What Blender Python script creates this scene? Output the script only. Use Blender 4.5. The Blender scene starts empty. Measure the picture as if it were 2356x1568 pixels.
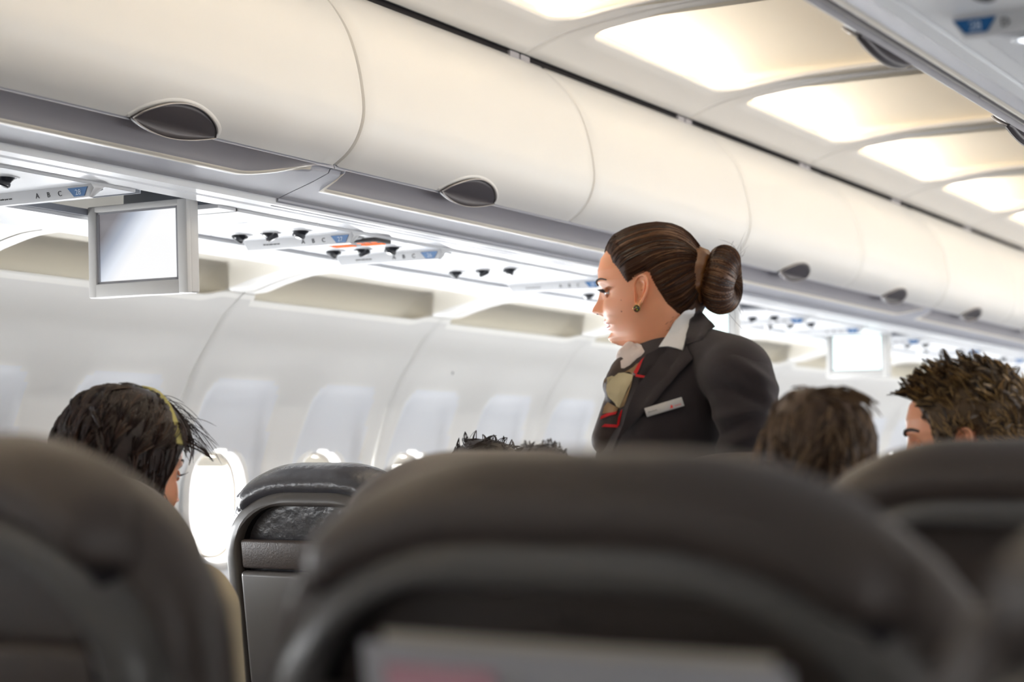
import bpy, bmesh, math, random
import numpy as np
from mathutils import Vector, Matrix
from mathutils.bvhtree import BVHTree
random.seed(7); rng = np.random.default_rng(7)
SC = bpy.context.scene
COL = SC.collection
PI = math.pi

# ------------------------------------------------------------------ camera, world, light, exposure
FPX, CXP, CYP = 4100.0, 1178.0, 784.0
PH = math.atan(270 / FPX)
TH = math.atan(2418 * math.cos(PH) / FPX)
CAM = np.array([1.585, 0.0, 1.10])
FW = np.array([-math.sin(TH) * math.cos(PH), math.cos(TH) * math.cos(PH), math.sin(PH)])
RT = np.array([math.cos(TH), math.sin(TH), 0.0])
UP = np.cross(RT, FW)
cd = bpy.data.cameras.new('camera')
cam = bpy.data.objects.new('camera', cd)
COL.objects.link(cam)
M = Matrix(((RT[0], UP[0], -FW[0], CAM[0]), (RT[1], UP[1], -FW[1], CAM[1]), (RT[2], UP[2], -FW[2], CAM[2]), (0, 0, 0, 1)))
cam.matrix_world = M
cd.sensor_width = 36.0
cd.lens = FPX / 2356 * 36.0
cd.clip_start = 0.05
cd.dof.use_dof = True
cd.dof.focus_distance = 3.70
cd.dof.aperture_fstop = 3.1
SC.camera = cam

world = bpy.data.worlds.new('sky'); SC.world = world
world.use_nodes = True
bg = world.node_tree.nodes['Background']
bg.inputs[0].default_value = (0.86, 0.92, 1.0, 1); bg.inputs[1].default_value = 6.0

SC.view_settings.view_transform = 'Standard'
SC.view_settings.look = 'None'
SC.view_settings.gamma = 1.0
SC.view_settings.use_curve_mapping = False
SC.view_settings.exposure = 0.0
SC.cycles.use_denoising = True
SC.cycles.max_bounces = 10
SC.cycles.diffuse_bounces = 6
SC.cycles.sample_clamp_indirect = 8.0

def area(name, loc, direction, sx, sy, power, color=(1, 1, 1), spread=180):
    l = bpy.data.lights.new(name, 'AREA'); l.shape = 'RECTANGLE'; l.size = sx; l.size_y = sy
    l.energy = power; l.color = color; l.spread = math.radians(spread)
    o = bpy.data.objects.new(name, l); COL.objects.link(o)
    o.location = loc
    d = Vector(direction).normalized()
    z = -d
    y = Vector((0, 1, 0))
    x = y.cross(z).normalized(); y = z.cross(x).normalized()
    o.rotation_euler = Matrix((x, y, z)).transposed().to_euler()
    return o

CEIL0, CEILP = 4.08, 1.04           # seams of the ceiling panels
PANELS = list(range(-5, 11))
LAMP_W, SKY_W = 2.5, 15.0
for k in PANELS:
    y0 = CEIL0 + CEILP * k
    for s in (-1, 1):
        area('ceiling_lamp', (s * 0.685, y0 + CEILP / 2, 2.262), (-s, 0, 0.75), 0.030, 0.84, LAMP_W, (1.0, 0.94, 0.87))
WIN0, WINP = 4.297, 0.5335
for n in range(-9, 22):
    for s in (-1, 1):
        area('window_daylight', (s * 2.075, WIN0 + WINP * n, 0.95), (-s, 0, -0.05), 0.30, 0.21, SKY_W * (1.2 if n > 1 else 1.0 if n > -4 else 0.35) * (0.40 if s > 0 else 1.0), (0.94, 0.97, 1.0))

# ------------------------------------------------------------------ helpers
def ray(u, v):
    return FW + RT * (u - CXP) / FPX - UP * (v - CYP) / FPX
def atD(u, v, D):
    return Vector(CAM + ray(u, v) * D)
def pj(p):
    d = np.array(p) - CAM; D = d @ FW
    return CXP + FPX * (d @ RT) / D, CYP - FPX * (d @ UP) / D, D

def nd(nt, t, **kw):
    n = nt.nodes.new(t)
    for k, v in kw.items(): setattr(n, k, v)
    return n
def mat(name, col, rough=0.5, spec=0.5, metal=0.0, bump=0.0, bscale=200.0, var=0.0, vscale=6.0, sss=0.0, coat=0.0, emit=None, estr=0.0, sheen=0.0, stretch=None):
    m = bpy.data.materials.new(name); m.use_nodes = True
    nt = m.node_tree; b = nt.nodes['Principled BSDF']
    b.inputs['Base Color'].default_value = (*col, 1)
    b.inputs['Roughness'].default_value = rough
    b.inputs['Metallic'].default_value = metal
    b.inputs['Specular IOR Level'].default_value = spec
    if coat: b.inputs['Coat Weight'].default_value = coat; b.inputs['Coat Roughness'].default_value = 0.15
    if sheen: b.inputs['Sheen Weight'].default_value = sheen
    if sss:
        b.inputs['Subsurface Weight'].default_value = sss
        b.inputs['Subsurface Radius'].default_value = (1.0, 0.3, 0.15); b.inputs['Subsurface Scale'].default_value = 0.01
    if emit is not None:
        b.inputs['Emission Color'].default_value = (*emit, 1); b.inputs['Emission Strength'].default_value = estr
    tc = nd(nt, 'ShaderNodeTexCoord')
    src = tc.outputs['Object']
    if stretch:
        mp = nd(nt, 'ShaderNodeMapping'); mp.inputs['Scale'].default_value = stretch
        nt.links.new(src, mp.inputs[0]); src = mp.outputs[0]
    if var:
        no = nd(nt, 'ShaderNodeTexNoise'); no.inputs['Scale'].default_value = vscale; no.inputs['Detail'].default_value = 4
        nt.links.new(src, no.inputs['Vector'])
        mx = nd(nt, 'ShaderNodeMix', data_type='RGBA')
        mx.inputs[6].default_value = (*[c * (1 - var) for c in col], 1)
        mx.inputs[7].default_value = (*[min(1, c * (1 + var)) for c in col], 1)
        nt.links.new(no.outputs['Fac'], mx.inputs[0]); nt.links.new(mx.outputs[2], b.inputs['Base Color'])
    if bump:
        nb = nd(nt, 'ShaderNodeTexNoise'); nb.inputs['Scale'].default_value = bscale; nb.inputs['Detail'].default_value = 3
        nt.links.new(src, nb.inputs['Vector'])
        bp = nd(nt, 'ShaderNodeBump'); bp.inputs['Strength'].default_value = bump; bp.inputs['Distance'].default_value = 0.002
        nt.links.new(nb.outputs['Fac'], bp.inputs['Height']); nt.links.new(bp.outputs[0], b.inputs['Normal'])
    return m

MT = dict(
    binw=mat('bin_white', (0.80, 0.78, 0.745), 0.38, 0.4, bump=0.06, bscale=700),
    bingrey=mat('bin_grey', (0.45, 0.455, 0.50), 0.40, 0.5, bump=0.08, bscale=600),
    channel=mat('channel_grey', (0.33, 0.315, 0.33), 0.5, 0.4, bump=0.08, bscale=600),
    cream=mat('cream_trim', (0.80, 0.74, 0.64), 0.4, 0.4),
    psu=mat('service_white', (0.80, 0.81, 0.83), 0.32, 0.5, bump=0.04, bscale=500),
    wall=mat('sidewall_white', (0.79, 0.775, 0.745), 0.45, 0.4, bump=0.06, bscale=500),
    reveal=mat('window_reveal_white', (0.76, 0.77, 0.795), 0.4, 0.4, bump=0.04, bscale=500),
    ledge=mat('ledge_edge_lit', (0.93, 0.91, 0.86), 0.35, 0.5),  # wall's top lip; light caught by its upturned face is put into the colour
    cove=mat('cove_cream', (0.74, 0.70, 0.61), 0.5, 0.3),
    ceil=mat('ceiling_white', (0.76, 0.735, 0.70), 0.45, 0.4, bump=0.05, bscale=600),
    dome=mat('light_well_cream', (0.93, 0.855, 0.72), 0.5, 0.3),
    black=mat('gap_black', (0.012, 0.010, 0.012), 0.6, 0.3),
    rail=mat('rail_grey', (0.36, 0.38, 0.42), 0.4, 0.5, 0.3),
    handle=mat('handle_grey', (0.085, 0.075, 0.078), 0.42, 0.5, 0.2),
    handlerim=mat('handle_rim', (0.42, 0.39, 0.37), 0.3, 0.5, 0.5),
    blackpl=mat('black_plastic', (0.022, 0.024, 0.030), 0.28, 0.5, coat=0.3),
    blue=mat('label_blue', (0.012, 0.12, 0.33), 0.35, 0.5),
    text=mat('print_black', (0.03, 0.03, 0.035), 0.5),
    textw=mat('print_white', (0.62, 0.72, 0.85), 0.5),
    strip=mat('label_strip', (0.66, 0.665, 0.68), 0.35, 0.5),
    orange=mat('sign_orange', (0.30, 0.05, 0.01), 0.7, 0.1, emit=(1.0, 0.17, 0.02), estr=1.0),
    lamp=mat('reading_lamp_glass', (0.9, 0.92, 1.0), 0.2, emit=(0.85, 0.92, 1.0), estr=2.0),
    mesh=mat('grille_dark', (0.045, 0.048, 0.06), 0.4, 0.5),
    signp=mat('sign_panel', (0.07, 0.065, 0.065), 0.5, 0.2),
    monitor=mat('monitor_shell', (0.66, 0.65, 0.63), 0.4, 0.4, bump=0.05, bscale=500),
    bezel=mat('monitor_inner', (0.34, 0.34, 0.36), 0.4),
    leather=mat('dark_leather', (0.064, 0.048, 0.041), 0.42, 0.5, bump=0.35, bscale=260, var=0.15),
    leather2=mat('wrinkled_leather', (0.07, 0.07, 0.08), 0.25, 0.8, bump=1.0, bscale=55, var=0.2),
    shell=mat('seat_shell', (0.084, 0.076, 0.071), 0.36, 0.5, coat=0.15),
    pocket=mat('pocket_dark', (0.012, 0.010, 0.012), 0.7, 0.2),
    carpet=mat('carpet', (0.05, 0.055, 0.08), 0.95, 0.1, bump=0.5, bscale=300),
    metal=mat('seat_metal', (0.5, 0.5, 0.52), 0.3, 0.5, 0.9),
    glass=mat('window_glass', (1, 1, 1), 0.05),
    paper=mat('paper_white', (0.70, 0.69, 0.72), 0.5, 0.4),
    pink=mat('print_pink', (0.60, 0.33, 0.38), 0.5),
    ochre=mat('print_ochre', (0.42, 0.37, 0.20), 0.5),
)
g = MT['glass'].node_tree; pb = g.nodes['Principled BSDF']
tr = nd(g, 'ShaderNodeBsdfTransparent'); mxs = nd(g, 'ShaderNodeMixShader'); mxs.inputs[0].default_value = 0.12
g.links.new(tr.outputs[0], mxs.inputs[1]); g.links.new(pb.outputs[0], mxs.inputs[2]); g.links.new(mxs.outputs[0], g.nodes['Material Output'].inputs[0])

def link(name, me, m=None, parent=None, kind=None, label=None, cat=None, group=None, smooth=True, loc=None):
    if isinstance(me, bmesh.types.BMesh):
        b = me; me = bpy.data.meshes.new(name); b.to_mesh(me); b.free()
    o = bpy.data.objects.new(name, me); COL.objects.link(o)
    if m is not None:
        for mm in (m if isinstance(m, (list, tuple)) else [m]): me.materials.append(mm)
    if parent is not None: o.parent = parent
    if kind: o['kind'] = kind
    if label: o['label'] = label
    if cat: o['category'] = cat
    if group: o['group'] = group
    if loc is not None: o.location = loc
    if smooth and hasattr(me, 'polygons'):
        me.shade_smooth()
        try: me.set_sharp_from_angle(angle=math.radians(38))
        except Exception: pass
    return o
def thing(name, label, cat, loc=(0, 0, 0), rotz=0.0, group=None):
    o = bpy.data.objects.new(name, None); COL.objects.link(o); o.empty_display_size = 0.05
    o.location = loc; o.rotation_euler = (0, 0, rotz); o['label'] = label; o['category'] = cat
    if group: o['group'] = group
    return o
def dup(o, parent=None):
    c = o.copy(); COL.objects.link(c)
    if parent is not None: c.parent = parent
    for ch in list(o.children): dup(ch, c)
    return c
def bmj(*bms):
    out = bmesh.new()
    for b in bms:
        me = bpy.data.meshes.new('t'); b.to_mesh(me); b.free(); out.from_mesh(me); bpy.data.meshes.remove(me)
    return out
def box(x0, x1, y0, y1, z0, z1, bev=0.0, seg=2):
    bm = bmesh.new()
    bmesh.ops.create_cube(bm, size=1)
    for v in bm.verts:
        v.co = Vector(((x0 + x1) / 2 + v.co.x * (x1 - x0), (y0 + y1) / 2 + v.co.y * (y1 - y0), (z0 + z1) / 2 + v.co.z * (z1 - z0)))
    if bev: bmesh.ops.bevel(bm, geom=bm.edges[:], offset=bev, segments=seg, affect='EDGES', profile=0.5)
    return bm
def grid(pts, closed_u=False, closed_v=False, flip=False, capu=False, mati=None):
    """pts[i][j] -> quad grid mesh"""
    bm = bmesh.new(); n, m = len(pts), len(pts[0])
    V = [[bm.verts.new(p) for p in row] for row in pts]
    for i in range(n - (0 if closed_u else 1)):
        for j in range(m - (0 if closed_v else 1)):
            a, b, c, d = V[i][j], V[(i + 1) % n][j], V[(i + 1) % n][(j + 1) % m], V[i][(j + 1) % m]
            try:
                f = bm.faces.new((a, d, c, b) if flip else (a, b, c, d))
                if mati: f.material_index = mati(i, j)
            except ValueError: pass
    if capu:
        for r in (V[0], V[-1]):
            try: bm.faces.new(r)
            except ValueError: pass
    return bm
def sweep(prof, ys, close=True):
    """closed cross-section polygon (x,z) swept along y"""
    bm = grid([[(x, y, z) for x, z in (prof(y) if callable(prof) else prof)] for y in ys], closed_v=close, capu=close)
    bmesh.ops.recalc_face_normals(bm, faces=bm.faces[:])
    return bm
def tube(path, r, n=8, closed=False):
    path = [Vector(p) for p in path]; rings = []
    N = len(path)
    up = Vector((0.3, 0.2, 1)).normalized()
    for i, p in enumerate(path):
        a = path[i - 1] if (i > 0 or closed) else p; b = path[(i + 1) % N] if (i < N - 1 or closed) else p
        t = (b - a).normalized()
        x = t.cross(up)
        if x.length < 1e-4: x = t.orthogonal()
        x.normalize(); y = t.cross(x).normalized()
        rr = r(i / (N - 1)) if callable(r) else r
        rings.append([p + (x * math.cos(2 * PI * k / n) + y * math.sin(2 * PI * k / n)) * rr for k in range(n)])
    bm = grid(rings, closed_u=closed, closed_v=True, capu=not closed)
    bmesh.ops.recalc_face_normals(bm, faces=bm.faces[:])
    return bm
def lathe(prof, n=20, cx=0, cy=0, cz=0):
    """prof [(r,z)] around z"""
    bm = grid([[(cx + r * math.cos(2 * PI * k / n), cy + r * math.sin(2 * PI * k / n), cz + z) for k in range(n)] for r, z in prof], closed_v=True, capu=True)
    bmesh.ops.recalc_face_normals(bm, faces=bm.faces[:])
    return bm
def xform(bm, mtx):
    bmesh.ops.transform(bm, matrix=mtx, verts=bm.verts[:]); return bm
_tc = {}
def text(s, size, loc, rot, m, parent, name='printed_text', depth=0.0004):
    key = (s, size, m.name)
    if key not in _tc:
        c = bpy.data.curves.new('txt', 'FONT'); c.body = s; c.size = size; c.extrude = depth; c.align_x = 'CENTER'; c.align_y = 'CENTER'; c.resolution_u = 3
        o = bpy.data.objects.new('tmp', c); COL.objects.link(o)
        dg = bpy.context.evaluated_depsgraph_get(); me = bpy.data.meshes.new_from_object(o.evaluated_get(dg)); bpy.data.objects.remove(o)
        me.materials.clear(); me.materials.append(m); _tc[key] = me
    o = bpy.data.objects.new(name, _tc[key]); COL.objects.link(o)
    o.location = loc; o.rotation_euler = rot
    if parent is not None: o.parent = parent
    return o
def sstep(a, b, x):
    t = max(0.0, min(1.0, (x - a) / (b - a))); return t * t * (3 - 2 * t)
def lerp_prof(P, t):
    """point at fraction t of the polyline's length"""
    L = [0]
    for a, b in zip(P, P[1:]): L.append(L[-1] + math.dist(a, b))
    s = t * L[-1]
    for i in range(len(P) - 1):
        if s <= L[i + 1] or i == len(P) - 2:
            f = (s - L[i]) / (L[i + 1] - L[i]); return tuple(P[i][k] + (P[i + 1][k] - P[i][k]) * f for k in range(2))
def resample(P, n): return [lerp_prof(P, i / (n - 1)) for i in range(n)]
def smoothpts(P, n=40):
    """Catmull-Rom through points"""
    P = [np.array(p, float) for p in P]; Q = [2 * P[0] - P[1]] + P + [2 * P[-1] - P[-2]]
    out = []
    m = len(P) - 1
    for i in range(n):
        s = i / (n - 1) * m; k = min(int(s), m - 1); t = s - k
        a, b, c, d = Q[k], Q[k + 1], Q[k + 2], Q[k + 3]
        out.append(tuple(0.5 * ((2 * b) + (-a + c) * t + (2 * a - 5 * b + 4 * c - d) * t * t + (-a + 3 * b - 3 * c + d) * t ** 3)))
    return out

# ------------------------------------------------------------------ cabin shell
YA, YB = -1.9, 15.6
def mir(P, s): return [(s * -x, z) for x, z in P]      # profiles are written for the left side (x < 0)
WALLP = [(-1.686, 1.578), (-1.707, 1.560), (-1.753, 1.521), (-1.78, 1.488), (-1.807, 1.446), (-1.849, 1.389), (-1.868, 1.360),
         (-1.914, 1.274), (-1.945, 1.18), (-1.968, 1.10), (-1.985, 1.0), (-1.99, 0.9), (-1.985, 0.7), (-1.95, 0.45), (-1.88, 0.2), (-1.80, 0.0)]
wz = np.array([z for x, z in WALLP][::-1]); wx = np.array([x for x, z in WALLP][::-1])
def wallx(z): return float(np.interp(z, wz, wx))

floor = link('floor', box(-1.86, 1.86, YA, YB, -0.04, 0.0), MT['carpet'], kind='structure', smooth=False)
for nm, y0, y1 in (('wall_back', YA - 0.05, YA), ('wall_front', YB, YB + 0.05)):
    link(nm, box(-2.1, 2.1, y0, y1, 0, 2.4), MT['wall'], kind='structure', smooth=False)

# --- sidewalls made of two-window panels
def rr(dy, dz, hw, top, bot, r):
    """signed distance to the window recess in the wall's own (y,z): tall rounded shape, wider at the bottom"""
    w = hw + 0.03 * max(0, min(1, (top - dz) / 0.25))
    cx, cz = max(abs(dy) - (w - r), 0), max(dz - (top - r), (bot + r) - dz, 0)
    return math.hypot(cx, cz) - r
def ell_mark(c):
    bm = bmesh.new(); bmesh.ops.create_icosphere(bm, subdivisions=2, radius=0.0045)
    return xform(bm, Matrix.Translation(c) @ Matrix.Diagonal((0.5, 0.7, 1.3, 1)))
def sidewall(s, side):
    root = bpy.data.objects.new('wall_' + side, None); COL.objects.link(root); root['kind'] = 'structure'
    S0 = 4.03
    zs = sorted(set([round(z, 4) for z in np.concatenate([np.linspace(0, 0.72, 7), np.linspace(0.74, 1.38, 50), np.linspace(1.39, 1.525, 11), [1.53, 1.54]])]))
    for k in range(-5, 11):
        ya, yb = S0 + 1.067 * k, S0 + 1.067 * (k + 1)
        if ya < YA - 0.4 or yb > YB + 0.9: continue
        cs = (ya + 0.267, ya + 0.8)
        ys = [ya + 0.002] + list(np.linspace(ya + 0.012, yb - 0.012, 74)) + [yb - 0.002]
        rows = []
        for y in ys:
            row = []
            for z in zs:
                x = wallx(z)
                dy = min((y - c for c in cs), key=abs)
                sd = rr(dy, z, 0.165, 1.345, 0.70, 0.055)
                dep = 0.030 * (1 - sstep(-0.035, 0.004, sd)) * (0.35 + 0.65 * sstep(1.345, 1.15, z))
                if y < ya + 0.01 or y > yb - 0.01: dep = 0.006
                elif min(y - ya, yb - y) < 0.045: dep -= 0.002
                row.append((s * (-x + dep), y, z))
            rows.append(row)
        # the top edge turns outward as a ledge
        for r_, y in zip(rows, ys):
            d = min(y - ya, yb - y)
            zt = 1.562 + 0.016 * max(1 - sstep(0.055, 0.062, y - ya), 1 - sstep(0.06, 0.16, yb - y))
            xt = -wallx(min(zt, 1.577))
            r_[-1] = (s * -wallx(zt - 0.0095), y, zt - 0.0095); r_[-2] = (s * -wallx(zt - 0.0165), y, zt - 0.0165)
            r_ += [(s * (-wallx(zt - 0.0065) - 0.0012), y, zt - 0.0065), (s * (-wallx(zt - 0.003) - 0.0020), y, zt - 0.003), (s * (xt - 0.0010), y, zt + 0.0005), (s * (xt + 0.002), y, zt + 0.0025)]; r_.append((s * (xt + 0.016), y, zt + 0.004)); r_.append((s * (xt + 0.045), y, zt - 0.002)); r_.append((s * (xt + 0.045), y, zt - 0.012))
        def inwin(p):
            dy = min((p[1] - c for c in cs), key=abs)
            return (abs(dy) / 0.128) ** 2.6 + (abs(p[2] - 0.955) / 0.172) ** 2.6 < 1
        bm = bmesh.new(); V = [[bm.verts.new(p) for p in r_] for r_ in rows]
        for i in range(len(V) - 1):
            for j in range(len(V[0]) - 1):
                q = [V[i][j], V[i + 1][j], V[i + 1][j + 1], V[i][j + 1]]
                cen = sum((v.co for v in q), Vector()) / 4
                if inwin(cen): continue
                f = bm.faces.new(q)
                dy = min((cen.y - c for c in cs), key=abs)
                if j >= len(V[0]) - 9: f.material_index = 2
                elif rr(dy, cen.z, 0.165, 1.345, 0.70, 0.055) < -0.004: f.material_index = 1
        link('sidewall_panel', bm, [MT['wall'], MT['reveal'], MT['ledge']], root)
    return root
for s, side in ((-1, 'left'), (1, 'right')):
    wl_ = sidewall(s, side)
    if s < 0: link('dark_mark', ell_mark((wallx(1.406) + 0.001, 5.393, 1.406)), MT['text'], wl_)

# --- windows: outer reveal ring, shade edge, pane
def oval(cy, cz, hw, hh, n=36, e=2.6):
    out = []
    for k in range(n):
        a = 2 * PI * k / n; c, q = math.cos(a), math.sin(a)
        out.append((cy + hw * math.copysign(abs(c) ** (2 / e), c), cz + hh * math.copysign(abs(q) ** (2 / e), q)))
    return out
def window_mesh(s):
    def ring(L):   # layers (x, halfwidth, halfheight)
        return [[(s * x, y, z + (0.955)) for y, z in oval(0, 0, a, b)] for x, a, b in L]
    fr = grid(ring([(2.000, 0.158, 0.204), (1.994, 0.150, 0.195), (1.990, 0.140, 0.184), (1.995, 0.130, 0.172), (2.012, 0.124, 0.166), (2.030, 0.120, 0.162), (2.045, 0.118, 0.160)]), closed_v=True)
    sh = grid(ring([(2.030, 0.120, 0.162), (2.026, 0.112, 0.154), (2.030, 0.110, 0.152), (2.045, 0.110, 0.152)]), closed_v=True)
    pn = grid(ring([(2.040, 0.114, 0.156), (2.040, 0.06, 0.08), (2.040, 0.001, 0.001)]), closed_v=True)
    for b in (fr, sh, pn): bmesh.ops.recalc_face_normals(b, faces=b.faces[:])
    shade = box(min(s * 2.031, s * 2.036), max(s * 2.031, s * 2.036), -0.112, 0.112, 0.955 + 0.118, 0.955 + 0.150, 0.002)
    return fr, sh, pn, shade
for s in (-1, 1):
    meshes = []
    for nm, b in zip(('window_frame', 'inner_frame', 'window_pane', 'window_shade'), window_mesh(s)):
        me = bpy.data.meshes.new(nm); b.to_mesh(me); b.free(); me.shade_smooth(); meshes.append((nm, me))
        me.materials.append({'window_frame': MT['wall'], 'inner_frame': MT['cream'], 'window_pane': MT['glass'], 'window_shade': MT['cove']}[nm])
    for n in range(-9, 22):
        y = WIN0 + WINP * n
        if y < YA + 0.3 or y > YB - 0.3: continue
        w = bpy.data.objects.new('window_%d' % (n + 10 if s < 0 else n + 50), None); COL.objects.link(w); w['kind'] = 'structure'; w.location = (0, y, 0)
        for nm, me in meshes:
            o = bpy.data.objects.new(nm, me); COL.objects.link(o); o.parent = w

# --- cove between sidewall and service panels: ribs at the panel joints, scooped wells between
RIB = smoothpts([(1.738, 1.550), (1.694, 1.576), (1.642, 1.582), (1.578, 1.600), (1.485, 1.620), (1.400, 1.6255)], 22)
SCO = smoothpts([(1.760, 1.53), (1.765, 1.585), (1.70, 1.640), (1.58, 1.662), (1.47, 1.650), (1.402, 1.6275)], 22)
for s, side in ((-1, 'left'), (1, 'right')):
    root = bpy.data.objects.new('trim_%d' % (1 if s < 0 else 2), None); COL.objects.link(root); root['kind'] = 'structure'
    for k in range(-5, 11):
        ya, yb = 4.03 + 1.067 * k, 4.03 + 1.067 * (k + 1)
        if ya < YA - 0.4 or yb > YB + 0.9: continue
        ys = [ya + 0.003, ya + 0.02, ya + 0.05] + list(np.linspace(ya + 0.056, ya + 0.12, 6)) + list(np.linspace(ya + 0.16, yb - 0.17, 16)) + list(np.linspace(yb - 0.13, yb - 0.05, 8)) + [yb - 0.02, yb - 0.003]
        rows = []
        for y in ys:
            f = sstep(0.055, 0.085, y - ya) * sstep(0.055, 0.12, yb - y)
            rows.append([(s * (RIB[i][0] * (1 - f) + SCO[i][0] * f), y, RIB[i][1] * (1 - f) + SCO[i][1] * f) for i in range(22)])
        bm = grid(rows)
        for fc in bm.faces:
            cy = fc.calc_center_median().y
            fc.material_index = 1 if (cy - ya > 0.06 and yb - cy > 0.075) else 0
        link('cove_panel', bm, [MT['wall'], MT['cove']], root)
    link('cove_board', sweep([(s * 1.402, 1.6285), (s * 1.400, 1.6225), (s * 1.394, 1.6225), (s * 1.300, 1.6425), (s * 1.296, 1.649), (s * 1.300, 1.66), (s * 1.40, 1.645)], [YA, YB]), MT['psu'], root)
    link('rail', sweep([(s * 1.300, 1.652), (s * 1.284, 1.650), (s * 1.284, 1.665), (s * 1.300, 1.665)], [YA, YB]), MT['rail'], root, smooth=False)
    link('inner_rail', sweep([(s * 0.865, 1.676), (s * 0.868, 1.664), (s * 0.895, 1.662), (s * 0.897, 1.667), (s * 0.903, 1.667), (s * 0.905, 1.660), (s * 0.944, 1.656), (s * 0.944, 1.69), (s * 0.865, 1.69)], [YA, YB]), MT['psu'], root)
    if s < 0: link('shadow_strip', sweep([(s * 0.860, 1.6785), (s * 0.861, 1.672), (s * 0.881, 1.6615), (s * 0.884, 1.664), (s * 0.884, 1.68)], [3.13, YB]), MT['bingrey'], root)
    link('outer_skin', sweep([(s * 2.09, 0.0), (s * 2.09, 1.5), (s * 1.85, 1.9), (s * 1.3, 2.5), (s * 0.0, 2.56), (s * 0.0, 2.58), (s * 1.35, 2.55), (s * 1.9, 1.95), (s * 2.13, 1.5), (s * 2.13, 0.0)], [YA, YB]), MT['wall'], root, smooth=False)

# --- overhead bins
DOOR = smoothpts([(0.785, 2.166), (0.745, 2.133), (0.702, 2.086), (0.669, 2.036), (0.647, 1.984), (0.631, 1.925), (0.622, 1.860), (0.627, 1.820), (0.643, 1.784), (0.667, 1.757), (0.700, 1.735)], 34)
MOLD = smoothpts([(0.704, 1.731), (0.718, 1.723), (0.767, 1.705), (0.819, 1.689), (0.857, 1.6765)], 24)
def door_bm(s, y0, y1, step):
    ys = [y0 + 0.003, y0 + 0.005, y0 + 0.012, y0 + 0.05, y0 + 0.055, y1 - 0.055, y1 - 0.05, y1 - 0.012, y1 - 0.005, y1 - 0.003]
    insets = [0.010, 0.004, 0.0, 0.0, 0.0, 0.0, 0.0, 0.0, 0.004, 0.010]
    st = [0, 0, 0, 0, 1, 1, 0, 0, 0, 0] if step else [0] * 10
    rows = []
    for y, ins, q in zip(ys, insets, st):
        P = []
        for i, (x, z) in enumerate(DOOR):
            a, b = DOOR[max(i - 1, 0)], DOOR[min(i + 1, len(DOOR) - 1)]
            tx, tz = b[0] - a[0], b[1] - a[1]; L = math.hypot(tx, tz); nx, nz = tz / L, -tx / L      # outward normal (towards the aisle)
            if nx > 0: nx, nz = -nx, -nz
            o = -ins - (0 if q else 0.0012 * step)
            P.append((s * (x + nx * o), y, z + nz * o))
        P += [(s * 0.712, y, 1.742), (s * 0.70, y, 1.80), (s * 0.70, y, 1.95), (s * 0.78, y, 2.08), (s * 0.82, y, 2.166)]
        rows.append(P)
    bm = grid(rows, closed_v=True, capu=True); bmesh.ops.recalc_face_normals(bm, faces=bm.faces[:]); return bm
def dprof(t):
    """door profile by height above its bottom edge (arc length)"""
    P = DOOR[::-1]; L = 0
    if t <= 0: return (P[0][0] + 0.006 * (t / -0.02 if t < 0 else 0), P[0][1] + t)
    for a, b in zip(P, P[1:]):
        d = math.dist(a, b)
        if L + d >= t:
            f = (t - L) / d; return (a[0] + (b[0] - a[0]) * f, a[1] + (b[1] - a[1]) * f)
        L += d
    return P[-1]
def handle_bms(s):
    """lens-shaped paddle latch with a light rim, centred on y=0"""
    N = 28; top = []; bot = []
    for k in range(N + 1):
        a = k / N; y = -0.118 + 0.236 * a
        q = math.sin(PI * a ** 0.85)
        top.append((y, 0.062 * q ** 0.62)); bot.append((y, -0.020 * q ** 0.9))
    def P(y, t, off):
        x, z = dprof(t)
        return Vector((s * (x - off), y, z - 0.3 * off))
    M_ = 8; front, back = [], []
    for (y, a), (_, b) in zip(top, bot):
        front.append([P(y, b + (a - b) * j / M_, 0.006 + 0.004 * (1 - j / M_)) for j in range(M_ + 1)])
        back.append([P(y, b + (a - b) * j / M_, -0.002) for j in range(M_ + 1)][::-1])
    pad = grid([f + b for f, b in zip(front, back)], closed_v=True, capu=True)
    bmesh.ops.recalc_face_normals(pad, faces=pad.faces[:])
    rim = tube([P(y, a + 0.001, 0.008) for y, a in top], 0.0022, 6)
    low = tube([P(y, b, 0.011) for y, b in bot], 0.0013, 6)
    sc = []
    for (y, a) in top:
        sc.append([P(y * 1.07, a + 0.001, 0.001), P(y * 1.08, a + 0.003, 0.0022), P(y * 1.11, a + 0.008, 0.0010), P(y * 1.13, a + 0.012, -0.001)])
    scoop = grid(sc); bmesh.ops.recalc_face_normals(scoop, faces=scoop.faces[:])
    return pad, rim, low, scoop
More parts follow.
